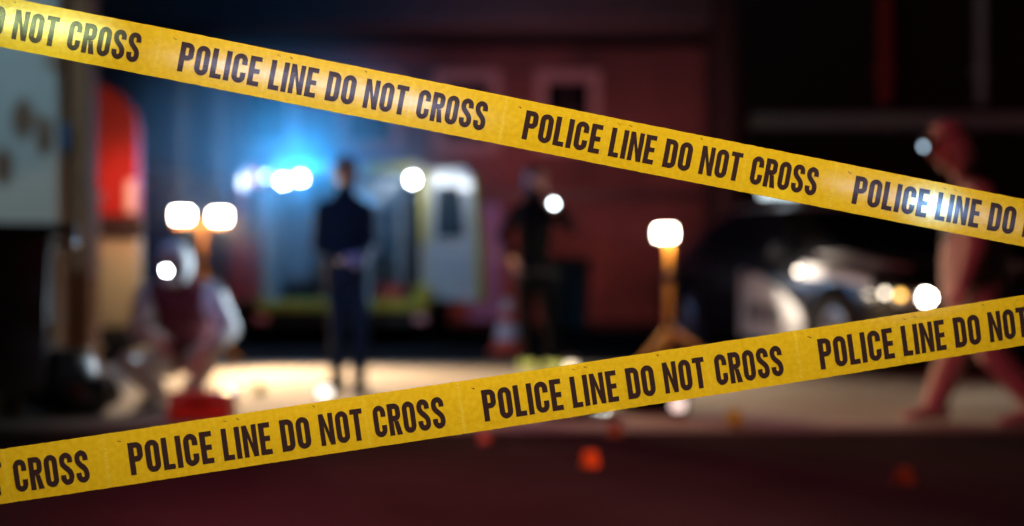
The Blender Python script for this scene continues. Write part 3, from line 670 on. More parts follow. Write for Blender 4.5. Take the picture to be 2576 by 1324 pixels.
# red medical bag on the ambulance floor
q = P(985, 0, AD + .15); mb = MB(); mb.box((q.x, AD + .16, .56), (.30, .2, .19), bev=.04); mb.box((q.x, AD + .05, .54), (.2, .04, .1), bev=.015)
rb = mb.build('medical_bag', M['red_paint']); tag(rb, 'red medical bag on the floor of the open ambulance', 'bag')
mb = MB(); mb.tube([(q.x - .09, AD + .16, .655), (q.x - .07, AD + .16, .71), (q.x + .07, AD + .16, .71), (q.x + .09, AD + .16, .655)], .011, 8); mb.build('handle', M['black_plastic'], rb)

pd = 17.0; px0, px1 = P(348, 0, pd).x, P(575, 0, pd).x; pcx = (px0 + px1) / 2; pw = px1 - px0
pt = thing('stand_in_cabin', (pcx, pd + .5, 0), 'made-up blue and grey cabin standing in for blurred shapes left of the ambulance', 'stand-in cabin')  # cabin invented to match blurred blue-grey shapes beside the ambulance
mb = MB(); mb.box((pcx, pd + .55, 1.0), (pw, 1.0, 1.86), bev=.03); mb.build('cabin', M['grey_panel'], pt)
mb = MB(); mb.box((pcx, pd + .54, .045), (pw + .06, 1.08, .09), bev=.015); mb.build('base', M['black_plastic'], pt)
mb = MB(); mb.box((pcx, pd + .55, 1.96), (pw + .04, 1.06, .09), bev=.04, taper=(.8, .8)); mb.build('roof', M['grey_panel'], pt)
mb = MB(); mb.box((pcx - .08, pd + .035, .98), (pw * .66, .05, 1.72), bev=.012)
for k in range(3): mb.box((pcx - .08, pd + .006, .45 + k * .5), (pw * .5, .02, .36), bev=.008)
do = mb.build('door', M['stand_in_blue'], pt)
mb = MB(); mb.box((pcx + .16, pd - .005, 1.02), (.05, .03, .14), bev=.008); mb.build('handle', M['black_plastic'], do)
# ------------------------------------------------------------------ floodlight stands
def flood(base, heads, label, lens, legz, legr, energy, col, spread, aim, spill):
    """base: ground point; heads: list of points"""
    st = thing('floodlight_stand', base, label, 'floodlight')
    b = V(base); top = max(h.z for h in heads); hub = b + V((0, 0, legz))
    xm = sum(h.x for h in heads) / len(heads)
    mb = MB(); mb.limb(hub - V((0, 0, .12)), hub + V((0, 0, (top - legz) * .55)), .030, .030); mb.limb(hub + V((0, 0, (top - legz) * .5)), (b.x, b.y, top - .07), .022, .022); mb.build('pole', M['stand_orange'], st, smooth=True)
    mb = MB(); mb.rev([(-.03, .04), (.03, .04)], hub + V((0, 0, (top - legz) * .55)), None, 16); mb.build('collar', M['black_plastic'], st)
    mb = MB(); mb.rev([(-.035, .045), (.035, .045)], hub, None, 16); mb.build('collar', M['black_plastic'], st)
    for a in spread:
        f_ = b + V((math.cos(R(a)) * legr, math.sin(R(a)) * legr, .02))
        lg = MB(); lg.limb(hub, f_, .024, .020); lo = lg.build('leg', M['stand_orange'], st, smooth=True)
        ft = MB(); ft.ell(f_ , (.03, .03, .022), n=12); ft.build('foot', M['rubber'], lo, smooth=True)
    if len(heads) > 1:
        mb = MB(); mb.box((xm, b.y, top - .075), (abs(heads[0].x - heads[-1].x) + .16, .035, .03), bev=.008); mb.build('crossbar', M['stand_orange'], st)
    for h in heads:
        mb = MB(); mb.box(h + V((0, .07, 0)), (.185, .12, .125), bev=.025)
        for i in range(5): mb.box(h + V((-.07 + i * .035, .145, 0)), (.008, .05, .11))
        for sx in (-.1, .1): mb.box(h + V((sx, .06, -.03)), (.012, .03, .1), bev=.003)
        hd = mb.build('lamp_head', M['black_plastic'], st)
        if len(heads) > 1: lamp('floodlight_streak_spot', h + V((0, -.03, .07)), 1800, (.80, .88, 1.0), .02, 'SPOT', aim=h + V((0, .15, 3)), cone=9, blend=1.0)  # added upward spot drawing a pale streak over each head
        mb = MB(); mb.box(h + V((0, .002, 0)), (.150, .012, .092), bev=.004); mb.build('lens', lens, hd)
        lamp('floodlight_light', h + V((0, -.06, 0)), energy, col, .05, 'SPOT', aim=aim, cone=86, blend=1.0); lamp('floodlight_spill', h + V((0, -.09, 0)), spill, col, .04)
    return st
tb = GD(917); base = P(510, 917, tb)
flood((base.x, base.y, 0), [P(458, 542, tb), P(553, 545, tb)], 'twin floodlight on an orange tripod stand behind the crouching person', M['flood_lens'], .42, .42, 900, (1.0, .64, .31), (335, 205, 90), V((-.9, 10.5, 0)), 12)
sb = GD(938); base = P(1683, 938, sb)
flood((base.x, base.y, 0), [P(1674, 587, sb)], 'single floodlight on an orange tripod stand between the officer and the police car', M['amber_flood_lens'], .37, .50, 55, (1.0, .84, .64), (335, 228, 90), V((1.1, 10.2, 0)), 22)

# ------------------------------------------------------------------ traffic cone
cd = 14.2; c = P(1276, 0, cd); zt = P(0, 752, cd).z
tc_ = thing('traffic_cone', (c.x, cd, 0), 'red and white striped traffic cone beside the standing officer', 'traffic cone')
def cr(z): return .155 - (.155 - .035) * (z / zt)
z = .03
mb = MB(); mb.box((c.x, cd, .016), (.38, .38, .032), bev=.01); mb.rev([(.032, cr(.03)), (.14, cr(.14))], (c.x, cd, 0), None, 28); smooth_by_angle(mb.build('base', M['cone_red'], tc_))
for k, (a, b, m_) in enumerate(((.142, .30, 'cone_white'), (.302, .42, 'cone_red'), (.422, .54, 'cone_white'), (.542, zt, 'cone_red'))):
    mb = MB(); mb.rev([(a, cr(a)), (b, cr(b))], (c.x, cd, 0), None, 28); smooth_by_angle(mb.build('band', M[m_], tc_))

# ------------------------------------------------------------------ evidence markers
def marker(px_, py_, z, m, h, rz, label, first=None):
    dd = GD(py_, z); p_ = P(px_, 0, dd)
    o = thing('evidence_marker', (p_.x, dd, z), label, 'evidence marker', 'folded evidence markers on the ground', R(rz))
    w_ = h * .85; t = .004
    mb = MB()
    for s in (-1, 1):
        mb.prism([(-w_ / 2, s * h * .42, 0), (w_ / 2, s * h * .42, 0), (w_ / 2 * .92, s * .004, h), (-w_ / 2 * .92, s * .004, h)], (0, s * t, 0))
    a = mb.build('tent', m, o, world=False)
    for s in (-1, 1):
        mb = MB(); mb.box((0, s * (h * .42 + .006), .004), (w_ * 1.05, .014, .008), bev=.002); mb.build('foot', M['black_plastic'], o, world=False)
    return o
marker(1846, 1068, 0.0, M['marker_yellow'], .085, 12, 'yellow evidence marker on the pale pavement left of the walker')
marker(652, 992, 0.0, M['marker_yellow'], .075, -20, 'small yellow evidence marker on the lit pavement between the crouching and the standing person')
marker(1546, 1100, -.02, M['marker_amber'], .075, 10, 'amber evidence marker on the road in front of the black bag')
marker(1220, 1117, -.02, M['marker_amber'], .065, -15, 'dim orange evidence marker just under the lower tape, leftmost on the road')
marker(1485, 1178, -.02, M['marker_orange'], .078, 25, 'bright orange red evidence marker on the dark road below the lower tape')
marker(2276, 1222, -.02, M['marker_red'], .078, 35, 'tilted red evidence marker on the dark road at the lower right')

# black equipment bag on the pavement, silver sheet beside it, red tool case, glowing globes added for glints
q = P(1640, 0, 8.6); eb = thing('equipment_bag', (q.x, 8.6, 0), 'black equipment bag on the pavement below the single floodlight', 'bag')
mb = MB(); mb.box((q.x, 8.6, .10), (.42, .28, .2), bev=.07, seg=4); smooth_by_angle(mb.build('body', M['dark_fabric'], eb))
mb = MB(); mb.tube([(q.x - .14, 8.5, .17), (q.x - .1, 8.47, .25), (q.x + .1, 8.47, .25), (q.x + .14, 8.5, .17)], .013, 8); mb.build('handle', M['rubber'], eb)
mb = MB(); mb.box((q.x + .17, 8.452, .13), (.05, .014, .035), bev=.004); mb.box((q.x - .15, 8.452, .13), (.05, .014, .035), bev=.004); mb.build('buckle', M['steel'], eb)
q = P(1450, 0, 8.35)
bm = bmesh.new(); bmesh.ops.create_grid(bm, x_segments=36, y_segments=22, size=.5)
for v in bm.verts:
    x, y = v.co.x, v.co.y; r = max(abs(x), abs(y)) * 2
    v.co = V((q.x + x * .44, 8.3 + y * .36, .012 + .07 * max(0, 1 - r ** 2) * (0.7 + .6 * mnoise.noise(V((x * 4, y * 4, 1)))) + .02 * abs(mnoise.noise(V((x * 11, y * 11, 3))))))
bmesh.ops.solidify(bm, geom=bm.faces[:], thickness=.003)
me = bpy.data.meshes.new('foil_blanket'); bm.to_mesh(me); bm.free(); me.shade_smooth(); me.materials.append(mat('foil', (.62, .7, .76), .22, metal=1.0, bump=.6, bscale=22))
o = bpy.data.objects.new('foil_blanket', me); C.objects.link(o); tag(o, 'crumpled silver foil blanket on the pavement left of the black bag', 'foil blanket')

q = P(510, 0, 8.25); rc = thing('tool_case', (q.x, 8.25, 0), 'red tool case on the pavement in front of the crouching person', 'case')
mb = MB(); mb.box((q.x, 8.25, .055), (.36, .24, .11), bev=.018); mb.build('body', mat('case_red', (.70, .035, .02), .4), rc)
mb = MB(); mb.box((q.x, 8.25, .136), (.365, .245, .048), bev=.018); ld = mb.build('lid', mat('case_lid_red', (.70, .045, .02), .4), rc)
mb = MB(); mb.tube([(q.x - .06, 8.124, .10), (q.x - .05, 8.10, .10), (q.x + .05, 8.10, .10), (q.x + .06, 8.124, .10)], .009, 8); mb.build('handle', M['black_plastic'], rc)
for sx in (-.12, .12):
    mb = MB(); mb.box((q.x + sx, 8.124, .112), (.035, .016, .045), bev=.004); mb.build('latch', M['steel'], rc)

def glint_globe(px_, d_, label, glow_m):  # small lit globe on a base, added wherever a glint is imitated
    q = P(px_, 0, d_); z_ = 0.0; tl = thing('glint_globe', (q.x, d_, z_), label, 'glint_globe', 'small glowing globes on the pavement')
    mb = MB(); mb.rev([(0, .05), (.015, .055), (.03, .05)], (q.x, d_, 0), None, 20); mb.build('base', M['black_plastic'], tl, smooth=True)
    mb = MB(); mb.rev([(.098, .042), (.115, .03), (.12, .01)], (q.x, d_, 0), None, 20); mb.build('cap', M['black_plastic'], tl, smooth=True)
    mb = MB(); mb.rev([(.0305, .036), (.06, .042), (.0975, .036)], (q.x, d_, 0), None, 20); mb.build('globe', glow_m, tl, smooth=True)
    mb = MB(); mb.tube([(q.x - .045, d_, .09), (q.x - .03, d_, .15), (q.x + .03, d_, .15), (q.x + .045, d_, .09)], .004, 6); mb.build('handle', M['steel'], tl)
glint_globe(817, 9.2, 'small glowing globe imitating a bright white disc on the pavement by the foot of the dark figure', glow('white_disc_glow', (1.0, .93, .82), 3.0))  # lit globe added for a bright white disc near the figure's foot
glint_globe(1437, 11.4, 'small glowing globe imitating a warm glint on the pavement right of the standing officer', glow('warm_glint_glow', (1.0, .80, .52), 3.0))  # lit globe added for a warm glint beside the officer
glint_globe(1706, 8.42, 'small glowing globe imitating a pinkish glint on the pavement at the right end of the black bag', glow('pink_glint_glow', (1.0, .78, .68), 1.6))  # lit globe added for a pinkish glint beside the bag

# ------------------------------------------------------------------ police car
hv = V((.30, -.954, 0)); lv = V((.954, .30, 0)); cc = V((3.05, 10.8, 0)) - hv * 2.25 + lv * .68
pc = thing('police_car', (cc.x, cc.y, 0), 'black and white police car with lit headlight behind the walker', 'police car', None, math.atan2(hv.y, hv.x))
def sect(x, w_, zb, zt, crown=.03):
    half = [(0, zb), (w_ * .86, zb), (w_ * .97, zb + .10), (w_, zb + .24), (w_ * .995, (zb + zt) / 2 + .06), (w_ * .965, zt - .08), (w_ * .90, zt - .012), (w_ * .70, zt + crown * .6), (0, zt + crown)]
    return [(x, y, z) for y, z in half] + [(x, -y, z) for y, z in half[-2:0:-1]]
stn = [(-2.42, .66, .38, .80), (-2.34, .80, .30, .90), (-2.1, .86, .25, .96), (-1.7, .905, .22, .985), (-1.0, .92, .20, .97), (0, .925, .20, .95), (.7, .925, .20, .955), (1.0, .92, .20, .955), (1.3, .912, .20, .92), (1.8, .89, .22, .845), (2.15, .83, .25, .775), (2.34, .72, .30, .70), (2.42, .55, .36, .62)]
mb = MB(); mb.loft([sect(*q) for q in stn]); body = mb.build('body', M['black_paint'], pc, world=False)
cut = MB()
for x_ in (-1.42, 1.45):
    for s in (-1, 1): cut.rev([(-.16, .39), (.3, .39)], (x_, s * .82, .36), Matrix.Rotation(R(-90 * s), 3, 'X'), 36)
co = cut.build('cutter', M['rubber']); co.parent = pc
bo = body.modifiers.new('b', 'BOOLEAN'); bo.object = co; bo.operation = 'DIFFERENCE'; bo.solver = 'EXACT'
applied(body); bpy.data.objects.remove(co); smooth_by_angle(body, 35)
def cab(z, x0, x1, w_): return [(x0, -w_, z), (x0 + .12, -w_ - .02, z), (x1 - .2, -w_ - .02, z), (x1, -w_ * .82, z), (x1, w_ * .82, z), (x1 - .2, w_ + .02, z), (x0 + .12, w_ + .02, z), (x0, w_, z)]
mb = MB(); mb.loft([cab(.94, -1.85, 1.02, .80), cab(1.18, -1.5, .62, .73), cab(1.40, -1.02, .20, .62)]); mb.build('cabin', M['black_paint'], pc, world=False)
mb = MB(); mb.loft([cab(1.402, -1.04, .22, .62), cab(1.44, -.98, .14, .56), cab(1.462, -.8, -.05, .42)]); smooth_by_angle(mb.build('roof', M['white_paint'], pc, world=False), 60)
def lerp(a, b, t): return V(a) + (V(b) - V(a)) * t
mb = MB(); mb.prism([(.99, -.60, .985), (.99, .60, .985), (.66, .57, 1.17), (.26, .47, 1.375), (.26, -.47, 1.375), (.66, -.57, 1.17)], (.02, 0, .012)); mb.build('windscreen', M['dark_glass'], pc, world=False)
mb = MB(); mb.prism([(-1.76, -.62, .985), (-1.76, .62, .985), (-1.12, .48, 1.37), (-1.12, -.48, 1.37)], (-.02, 0, .012)); mb.build('rear_window', M['dark_glass'], pc, world=False)
for s in (-1, 1):
    for a, b in (((.72, .30, .14, .0), None), ((-.08, -.08, -.95, -1.35), None)):
        if a[0] > 0: pts = [(.70, .80, .985), (.34, .735, 1.18), (.08, .655, 1.375), (-.02, .655, 1.375), (-.02, .80, .985)]
        else: pts = [(-.10, .80, .985), (-.10, .655, 1.375), (-.9, .655, 1.375), (-1.2, .735, 1.18), (-1.3, .80, .985)]
        mb = MB(); mb.prism([(x, s * (y + .021), z) for x, y, z in pts], (0, s * .008, 0)); mb.build('side_window', M['dark_glass'], pc, world=False)
    # white front door with diagonal leading edge, rear door black
    dy = .935
    mb = MB(); mb.prism([(-.16, s * .927, .24), (1.0, s * .927, .24), (1.02, s * .926, .40), (.92, s * .926, .52), (.60, s * .924, .67), (.20, s * .921, .79), (-.16, s * .918, .84)], (0, s * .012, 0)); dr_ = mb.build('door', M['white_paint'], pc, world=False)
    mb = MB(); mb.box((-.02, s * .945, .80), (.16, .03, .03), bev=.008); mb.build('handle', M['black_plastic'], dr_, world=False)
    polys, W = word('POLICE'); bm = bmesh.new(); hgt = .19; wd_ = .64
    for q_ in polys: bm.faces.new([bm.verts.new(V((gx / W * wd_, s * .9405, .36 + gy * hgt))) for gx, gy in q_])
    for v in bm.verts: v.co.x = .66 - v.co.x if s > 0 else .02 + v.co.x
    me = bpy.data.meshes.new('lettering'); bm.to_mesh(me); bm.free(); me.materials.append(M['rubber'])
    lt = bpy.data.objects.new('lettering', me); C.objects.link(lt); lt.parent = dr_
    mb = MB(); mb.box((.72, s * 1.0, 1.0), (.10, .17, .11), bev=.03); mb.build('mirror', M['black_paint'], pc, world=False)
    # white shapes painted for the highlights on hood and fender
    mb = MB(); mb.prism([(1.0, s * .55, .985), (1.0, s * .80, .972), (1.85, s * .70, .872), (1.95, s * .50, .862)], (0, 0, .012)); mb.build('hood_highlight', M['white_paint'], pc, world=False)
    fl = [(.95, .915, .78), (1.45, .905, .772), (1.95, .865, .70), (1.95, .855, .775), (1.45, .885, .86), (.95, .90, .895)]
    mb = MB(); mb.prism([(x, s * (y - .012), z) for x, y, z in fl], (0, s * .03, 0)); mb.build('fender_highlight', M['white_paint'], pc, world=False)
    # lamps
    mb = MB(); mb.box((2.245, s * .67, .635), (.20, .26, .12), bev=.03, rot=Matrix.Rotation(R(-s * 28), 3, 'Z')); hl = mb.build('headlight', M['steel'], pc, world=False)
    mb = MB(); mb.ell((2.345, s * .66, .635), (.018, .075, .050), rot=Matrix.Rotation(R(s * 20), 3, 'Z'), n=16); mb.build('lens', M['car_head_lens'], hl, world=False)
    mb = MB(); mb.ell((2.25, s * .795, .655), (.04, .022, .028), n=12); mb.build('side_lens', M['amber_lens'], hl, world=False)
    mb = MB(); mb.ell((2.13, s * .855, .67), (.03, .016, .024), n=12); mb.build('marker_lens', M['car_side_lens'], hl, world=False)
    mb = MB(); mb.ell((.90, s * .918, .83), (.03, .014, .022), n=12); mb.build('fender_glint', M['car_side_lens'], pc, world=False)  # glowing dot added for a bright glint on the fender
    for x_ in (-1.42, 1.45):
        mb = MB(); q = Matrix.Rotation(R(90), 3, 'X')
        mb.rev([(-.1, .2), (-.105, .30), (-.07, .335), (.07, .335), (.105, .30), (.1, .2)], (x_, s * .80, .335), q, 36); wh = smooth_by_angle(mb.build('wheel', M['rubber'], pc, world=False))
        mb = MB(); mb.rev([(0, .20), (.02, .20), (.03, .17), (.015, .14), (.03, .05), (.04, .03)], (x_, s * .885, .335), Matrix.Rotation(R(-90 * s), 3, 'X'), 30)
        for k in range(7): mb.box(V((x_, s * .91, .335)) + V((math.sin(k * .8976) * .1, 0, math.cos(k * .8976) * .1)), (.03, .02, .14), rot=Matrix.Rotation(k * .8976, 3, 'Y'), bev=.004)
        mb.build('rim', M['steel'], wh, world=False)
mb = MB()
for i in range(5): mb.box((2.405, 0, .44 + i * .045), (.03, .9, .014))
mb.build('grille', M['steel'], pc, world=False)
mb = MB(); mb.tube([(2.36, -.42, .30), (2.52, -.42, .34), (2.52, -.42, .74), (2.52, .42, .74), (2.52, .42, .34), (2.36, .42, .30)], .028, 10); mb.tube([(2.52, -.42, .55), (2.52, .42, .55)], .022, 8); mb.build('push_bar', M['black_plastic'], pc, world=False)
mb = MB(); mb.box((-.35, 0, 1.505), (.30, 1.16, .03), bev=.01)
for s in (-.4, .4): mb.box((-.35, s, 1.475), (.06, .06, .06))
lb = mb.build('light_bar', M['black_plastic'], pc, world=False)
for k, (y0, m_) in enumerate(((-.42, 'bar_lens'), (0, 'bar_blue'), (.42, 'bar_blue'))):
    mb = MB(); mb.box((-.35, y0, 1.565), (.28, .30 if k else .30, .09), bev=.03); mb.build('light_segment', M[m_], lb, world=False)
hw = cc + hv * 2.62 - lv * .66 + V((0, 0, .64))
lamp('light_bar_light', cc + lv * -.5 + V((0, -.3, 1.72)), 4600, (.72, .88, 1.0), .05, 'SPOT', aim=(-2.0, 9.1, .66), cone=9, blend=.7)
lamp('floodlight_light', P(1674, 587, sb) + V((.1, -.02, 0)), 260, (1.0, .82, .68), .05, 'SPOT', aim=(2.62, 12.05, .68), cone=44, blend=.9)
lamp('ambulance_work_light', c3 + V((0, -.3, .05)), 900, (.80, .92, 1.0), .05, 'SPOT', aim=(-2.05, 9.1, .7), cone=13, blend=.8)
lamp('headlight_light', hw, 16, (1, .88, .65), .05, 'SPOT', aim=hw + hv * 3 + V((0, 0, -.35)), cone=110, blend=.8)

# ------------------------------------------------------------------ people
def frame(fwd, up):
    fwd = V(fwd).normalized(); r = fwd.cross(V(up)).normalized(); u = r.cross(fwd).normalized()
    return Matrix((r, fwd, u)).transposed()       # columns: right, forward, up
class Figure:
    def __init__(s, base, label, mats, group=None):
        s.root = thing('person', base, label, 'person', group); s.mb = MB(); s.seg = []; s.mats = mats
    def limb(s, p0, p1, r0, r1, m=0):
        s.mb.limb(p0, p1, r0, r1); s.seg.append((V(p0), V(p1), max(r0, r1), m))
    def ell(s, c, rad, rot=None, m=0):
        s.mb.ell(c, rad, rot); s.seg.append((V(c), V(c) + V((0, 0, .0001)), max(rad), m))
    def torso(s, rings, m=0):       # rings: (centre, right vector, fwd vector, rx, ry)
        n = 24; out = []
        c0 = rings[0]
        for c, r, f, rx, ry in rings:
            out.append([V(c) + V(r) * (math.cos(2 * math.pi * k / n) * rx) + V(f) * (math.sin(2 * math.pi * k / n) * ry) for k in range(n)])
        s.mb.loft(out)
        for a, b in zip(rings, rings[1:]): s.seg.append((V(a[0]), V(b[0]), max(a[3], b[3]) * .9, m))
    def head(s, c, fwd, up, m, k=1.0):
        Fm = frame(fwd, up)
        def at(x, y, z): return V(c) + Fm @ V((x * k, y * k, z * k))
        s.ell(at(0, -.008, .022), (.076 * k, .094 * k, .092 * k), Fm, m); s.ell(at(0, .022, -.045), (.058 * k, .068 * k, .075 * k), Fm, m)
        s.limb(at(0, .088, .012), at(0, .108, -.026), .009 * k, .014 * k, m)                       # nose
        s.limb(at(-.035, .078, .030), at(.035, .078, .030), .012 * k, .012 * k, m)               # brow
        for x in (-.078, .078): s.ell(at(x, -.002, -.002), (.010 * k, .020 * k, .032 * k), Fm, m)
        s.ell(at(0, .074, -.098), (.026 * k, .02 * k, .018 * k), Fm, m)
        s.hc, s.hF, s.hk, s.hat = V(c), Fm, k, at
    def face(s):
        for x in (-.031, .031):
            mb = MB(); mb.ell(s.hat(x, .0855, .012), (.013, .008, .007), s.hF, 12); mb.build('eye', M['eye'], s.root, smooth=True)
        mb = MB(); mb.ell(s.hat(0, .0885, -.062), (.024, .008, .008), s.hF, 12); mb.build('mouth', M['lips'], s.root, smooth=True)
        for x in (-.033, .033):
            mb = MB(); mb.ell(s.hat(x, .088, .034), (.022, .007, .005), s.hF, 10); mb.build('eyebrow', M['hair'], s.root, smooth=True)
    def hand(s, wrist, direc, palm_n, side, m, curl=.6, k=1.0):
        """direc: from wrist to knuckles; palm_n: where the palm faces; side: +1 thumb on direc x palm_n side"""
        d_ = V(direc).normalized(); n_ = V(palm_n); n_ = (n_ - d_ * n_.dot(d_)).normalized(); t_ = d_.cross(n_) * side
        w_ = V(wrist); s.limb(w_, w_ + d_ * .03 * k, .026 * k, .030 * k, m)
        Fm = Matrix((t_, d_, n_)).transposed(); s.ell(w_ + d_ * .055 * k, (.042 * k, .05 * k, .018 * k), Fm, m)
        for i, (o, ln) in enumerate(((.030, .072), (.010, .080), (-.010, .074), (-.029, .058))):
            p_ = w_ + d_ * .095 * k + t_ * o * k; a = 0
            dd = d_.copy()
            for j, f_ in enumerate((.45, .32, .25)):
                a += curl * (.55 + .25 * j) + .05 * i * curl
                dd = d_ * math.cos(a) + n_ * math.sin(a); p2 = p_ + dd * ln * f_ * k; s.limb(p_, p2, (.0095 - .0008 * j) * k, (.0088 - .0008 * j) * k, m); p_ = p2
        p_ = w_ + d_ * .03 * k + t_ * .034 * k + n_ * .006; td = (d_ * .55 + t_ * .65 + n_ * .5).normalized(); p2 = p_ + td * .035 * k
        s.limb(p_, p2, .012 * k, .0105 * k, m); td = (d_ * .8 + n_ * .6 + t_ * .1 - t_ * curl * .5).normalized(); s.limb(p2, p2 + td * .03 * k, .0105 * k, .009 * k, m)
    def finish(s, voxel=.0085):
        me = bpy.data.meshes.new('body'); bmesh.ops.recalc_face_normals(s.mb.bm, faces=s.mb.bm.faces)
        bmesh.ops.transform(s.mb.bm, matrix=s.root.matrix_basis.inverted(), verts=s.mb.bm.verts)
        s.mb.bm.to_mesh(me); s.mb.bm.free()
        o = bpy.data.objects.new('body', me); C.objects.link(o)
        md = o.modifiers.new('r', 'REMESH'); md.mode = 'VOXEL'; md.voxel_size = voxel
        sm = o.modifiers.new('s', 'SMOOTH'); sm.factor = .5; sm.iterations = 4
        applied(o); me = o.data; me.materials.clear()
        for m_ in s.mats: me.materials.append(m_)
        n = len(me.polygons); cen = np.empty(n * 3); me.polygons.foreach_get('center', cen); cen = cen.reshape(-1, 3) + np.array(s.root.location)
        best = np.full(n, 1e9); idx = np.zeros(n, dtype=np.int32)
        for a, b, r, m_ in s.seg:
            a, b = np.array(a), np.array(b); ab = b - a; t = np.clip(((cen - a) @ ab) / max(ab @ ab, 1e-9), 0, 1)
            dist = np.linalg.norm(cen - (a + t[:, None] * ab), axis=1) - r
            k = dist < best; best[k] = dist[k]; idx[k] = m_
        me.polygons.foreach_set('material_index', idx); me.shade_smooth(); o.parent = s.root; s.body = o
        return o
    def boot(s, ankle, toe, m, h=.1, sole=None):
        a, t = V(ankle), V(toe); f_ = (t - a); f_.z = 0; L_ = f_.length; f_.normalize(); rt_ = f_.cross(V((0, 0, 1)))
        gz = t.z; mb = MB(); n = 18; rings = []
        for q, hw_, hh, zc in ((-.085, .028, .03, .045), (-.075, .036, .042, .05), (-.03, .041, .055, .055), (.03, .042, .048, .05), (L_ * .6, .047, .036, .038), (L_ * .88, .046, .030, .032), (L_ + .02, .034, .022, .026), (L_ + .035, .012, .010, .022)):
            c = V((a.x, a.y, gz)) + f_ * q; rings.append([c + rt_ * (math.cos(2 * math.pi * k / n) * hw_) + V((0, 0, max(.0, zc + math.sin(2 * math.pi * k / n) * hh))) for k in range(n)])
        mb.loft(rings); mb.limb((a.x, a.y, gz + .06), a + V((0, 0, .04)), .045, .046); return mb.build('boot', m, s.root, smooth=True)
    def headlamp(s, lens, r=.022, z=.045, big=1.0):
        mb = MB(); n = 28
        pts = [s.hat(math.cos(2 * math.pi * k / n) * .086, -.006 + math.sin(2 * math.pi * k / n) * .104, z) for k in range(n + 1)]
        pts = [s.hc + (p_ - s.hc) * big for p_ in pts]; mb.tube(pts, .009, 8); mb.box(s.hat(0, .112, z), (.055, .03, .04), rot=s.hF, bev=.008); hl = mb.build('headlamp', M['black_plastic'], s.root, smooth=False)
        mb = MB(); q = s.hF @ Matrix.Rotation(R(-90), 3, 'X'); mb.rev([(0, r * .7), (.006, r * .6), (.009, r * .3)], s.hat(0, .128, z), q, 20); mb.build('lens', lens, hl); return s.hat(0, .15, z)

X, Y, Z = V((1, 0, 0)), V((0, 1, 0)), V((0, 0, 1))

# --- officer with torch, turned to the right
d = 11.85; b = P(1355, 0, d); fwd = V((.60, -.80, 0)); rt_ = V((-.80, -.60, 0))
f = Figure((b.x, d, 0), 'officer in black uniform with tied dark hair shining a torch from the shoulder', [M['dark_fabric'], M['skin'], M['glove']])
pel, wai, che, nck = P(1345, 705, d), P(1343, 640, d), P(1345, 560, d), P(1342, 500, d)
f.torso([(pel - Z * .06, rt_, fwd, .135, .105), (pel, rt_, fwd, .165, .125), (wai, rt_, fwd, .140, .105), (che, rt_, fwd, .172, .125), (P(1344, 522, d), rt_, fwd, .165, .09), (nck, rt_, fwd, .065, .06)])
f.limb(nck - Z * .03, P(1350, 470, d - .02), .052, .050, 1)
f.head(P(1352, 454, d - .03), (.62, -.78, -.02), (0, 0, 1), 1, 1.0)
hipL, hipR = P(1322, 715, d + .05), P(1370, 715, d - .05)
kL, kR = P(1326, 822, d), P(1384, 820, d - .1); aL, aR = P(1328, 912, d + .05), P(1392, 910, d - .1)
for h_, k_, a_ in ((hipL, kL, aL), (hipR, kR, aR)): f.limb(h_, k_, .088, .060); f.limb(k_, a_, .060, .048)
shL, shR = P(1303, 530, d + .10), P(1388, 532, d - .1)
eL, wL = P(1264, 592, d + .08), P(1288, 648, d - .05); f.limb(shL, eL, .060, .048); f.limb(eL, wL, .046, .034); f.hand(wL, (.25, -.35, -.6), (.6, 0, .2), 1, 1, .5)
eR, wR = P(1436, 574, d - .22), P(1408, 522, d - .36); f.limb(shR, eR, .060, .048); f.limb(eR, wR, .046, .034); f.hand(wR, (-.55, -.3, .35), (.1, -1, .0), -1, 1, .95)
f.limb(che + rt_ * .1 - Z * .02, shL, .07, .06); f.limb(che - rt_ * .1 - Z * .02, shR, .07, .06)
f.finish(); f.face()
mb = MB(); at = f.hat
mb.ell(at(0, -.022, .042), (.086, .096, .088), f.hF); mb.ell(at(0, -.075, .0), (.07, .05, .075), f.hF); mb.limb(at(0, -.12, .03), at(0, -.15, -.14), .034, .014); mb.build('hair', M['hair'], f.root, smooth=True)
mb = MB(); n = 28
mb.tube([pel + Z * .07 + rt_ * (math.cos(2 * math.pi * k / n) * .17) + fwd * (math.sin(2 * math.pi * k / n) * .13) for k in range(n + 1)], .022, 8)
mb.box(pel + Z * .02 + rt_ * .17, (.06, .09, .14), bev=.015); mb.box(pel + Z * .05 - rt_ * .14 + fwd * .09, (.07, .05, .1), bev=.012); mb.build('duty_belt', M['black_plastic'], f.root)
for a_, t_ in ((aL, aL + V((.09, -.13, 0))), (aR, aR + V((.10, -.13, 0)))):
    f.boot(V((a_.x, a_.y, .09)), (t_.x, t_.y, 0), M['hi_vis'])
tp = P(1393, 513, d - .47); tdv = V((-.10, -1, .0)).normalized()
q = tdv.to_track_quat('Z', 'Y').to_matrix(); mb = MB(); mb.rev([(-.15, .012), (-.145, .017), (-.05, .017), (-.035, .026), (0, .028)], tp, q, 20); to = mb.build('torch', M['black_plastic'], smooth=False); tag(to, 'lit black torch held at shoulder height by the officer', 'torch')
mb = MB(); mb.rev([(.0005, .014), (.004, .012), (.006, .006)], tp, q, 20); mb.build('lens', M['torch_lens'], to)

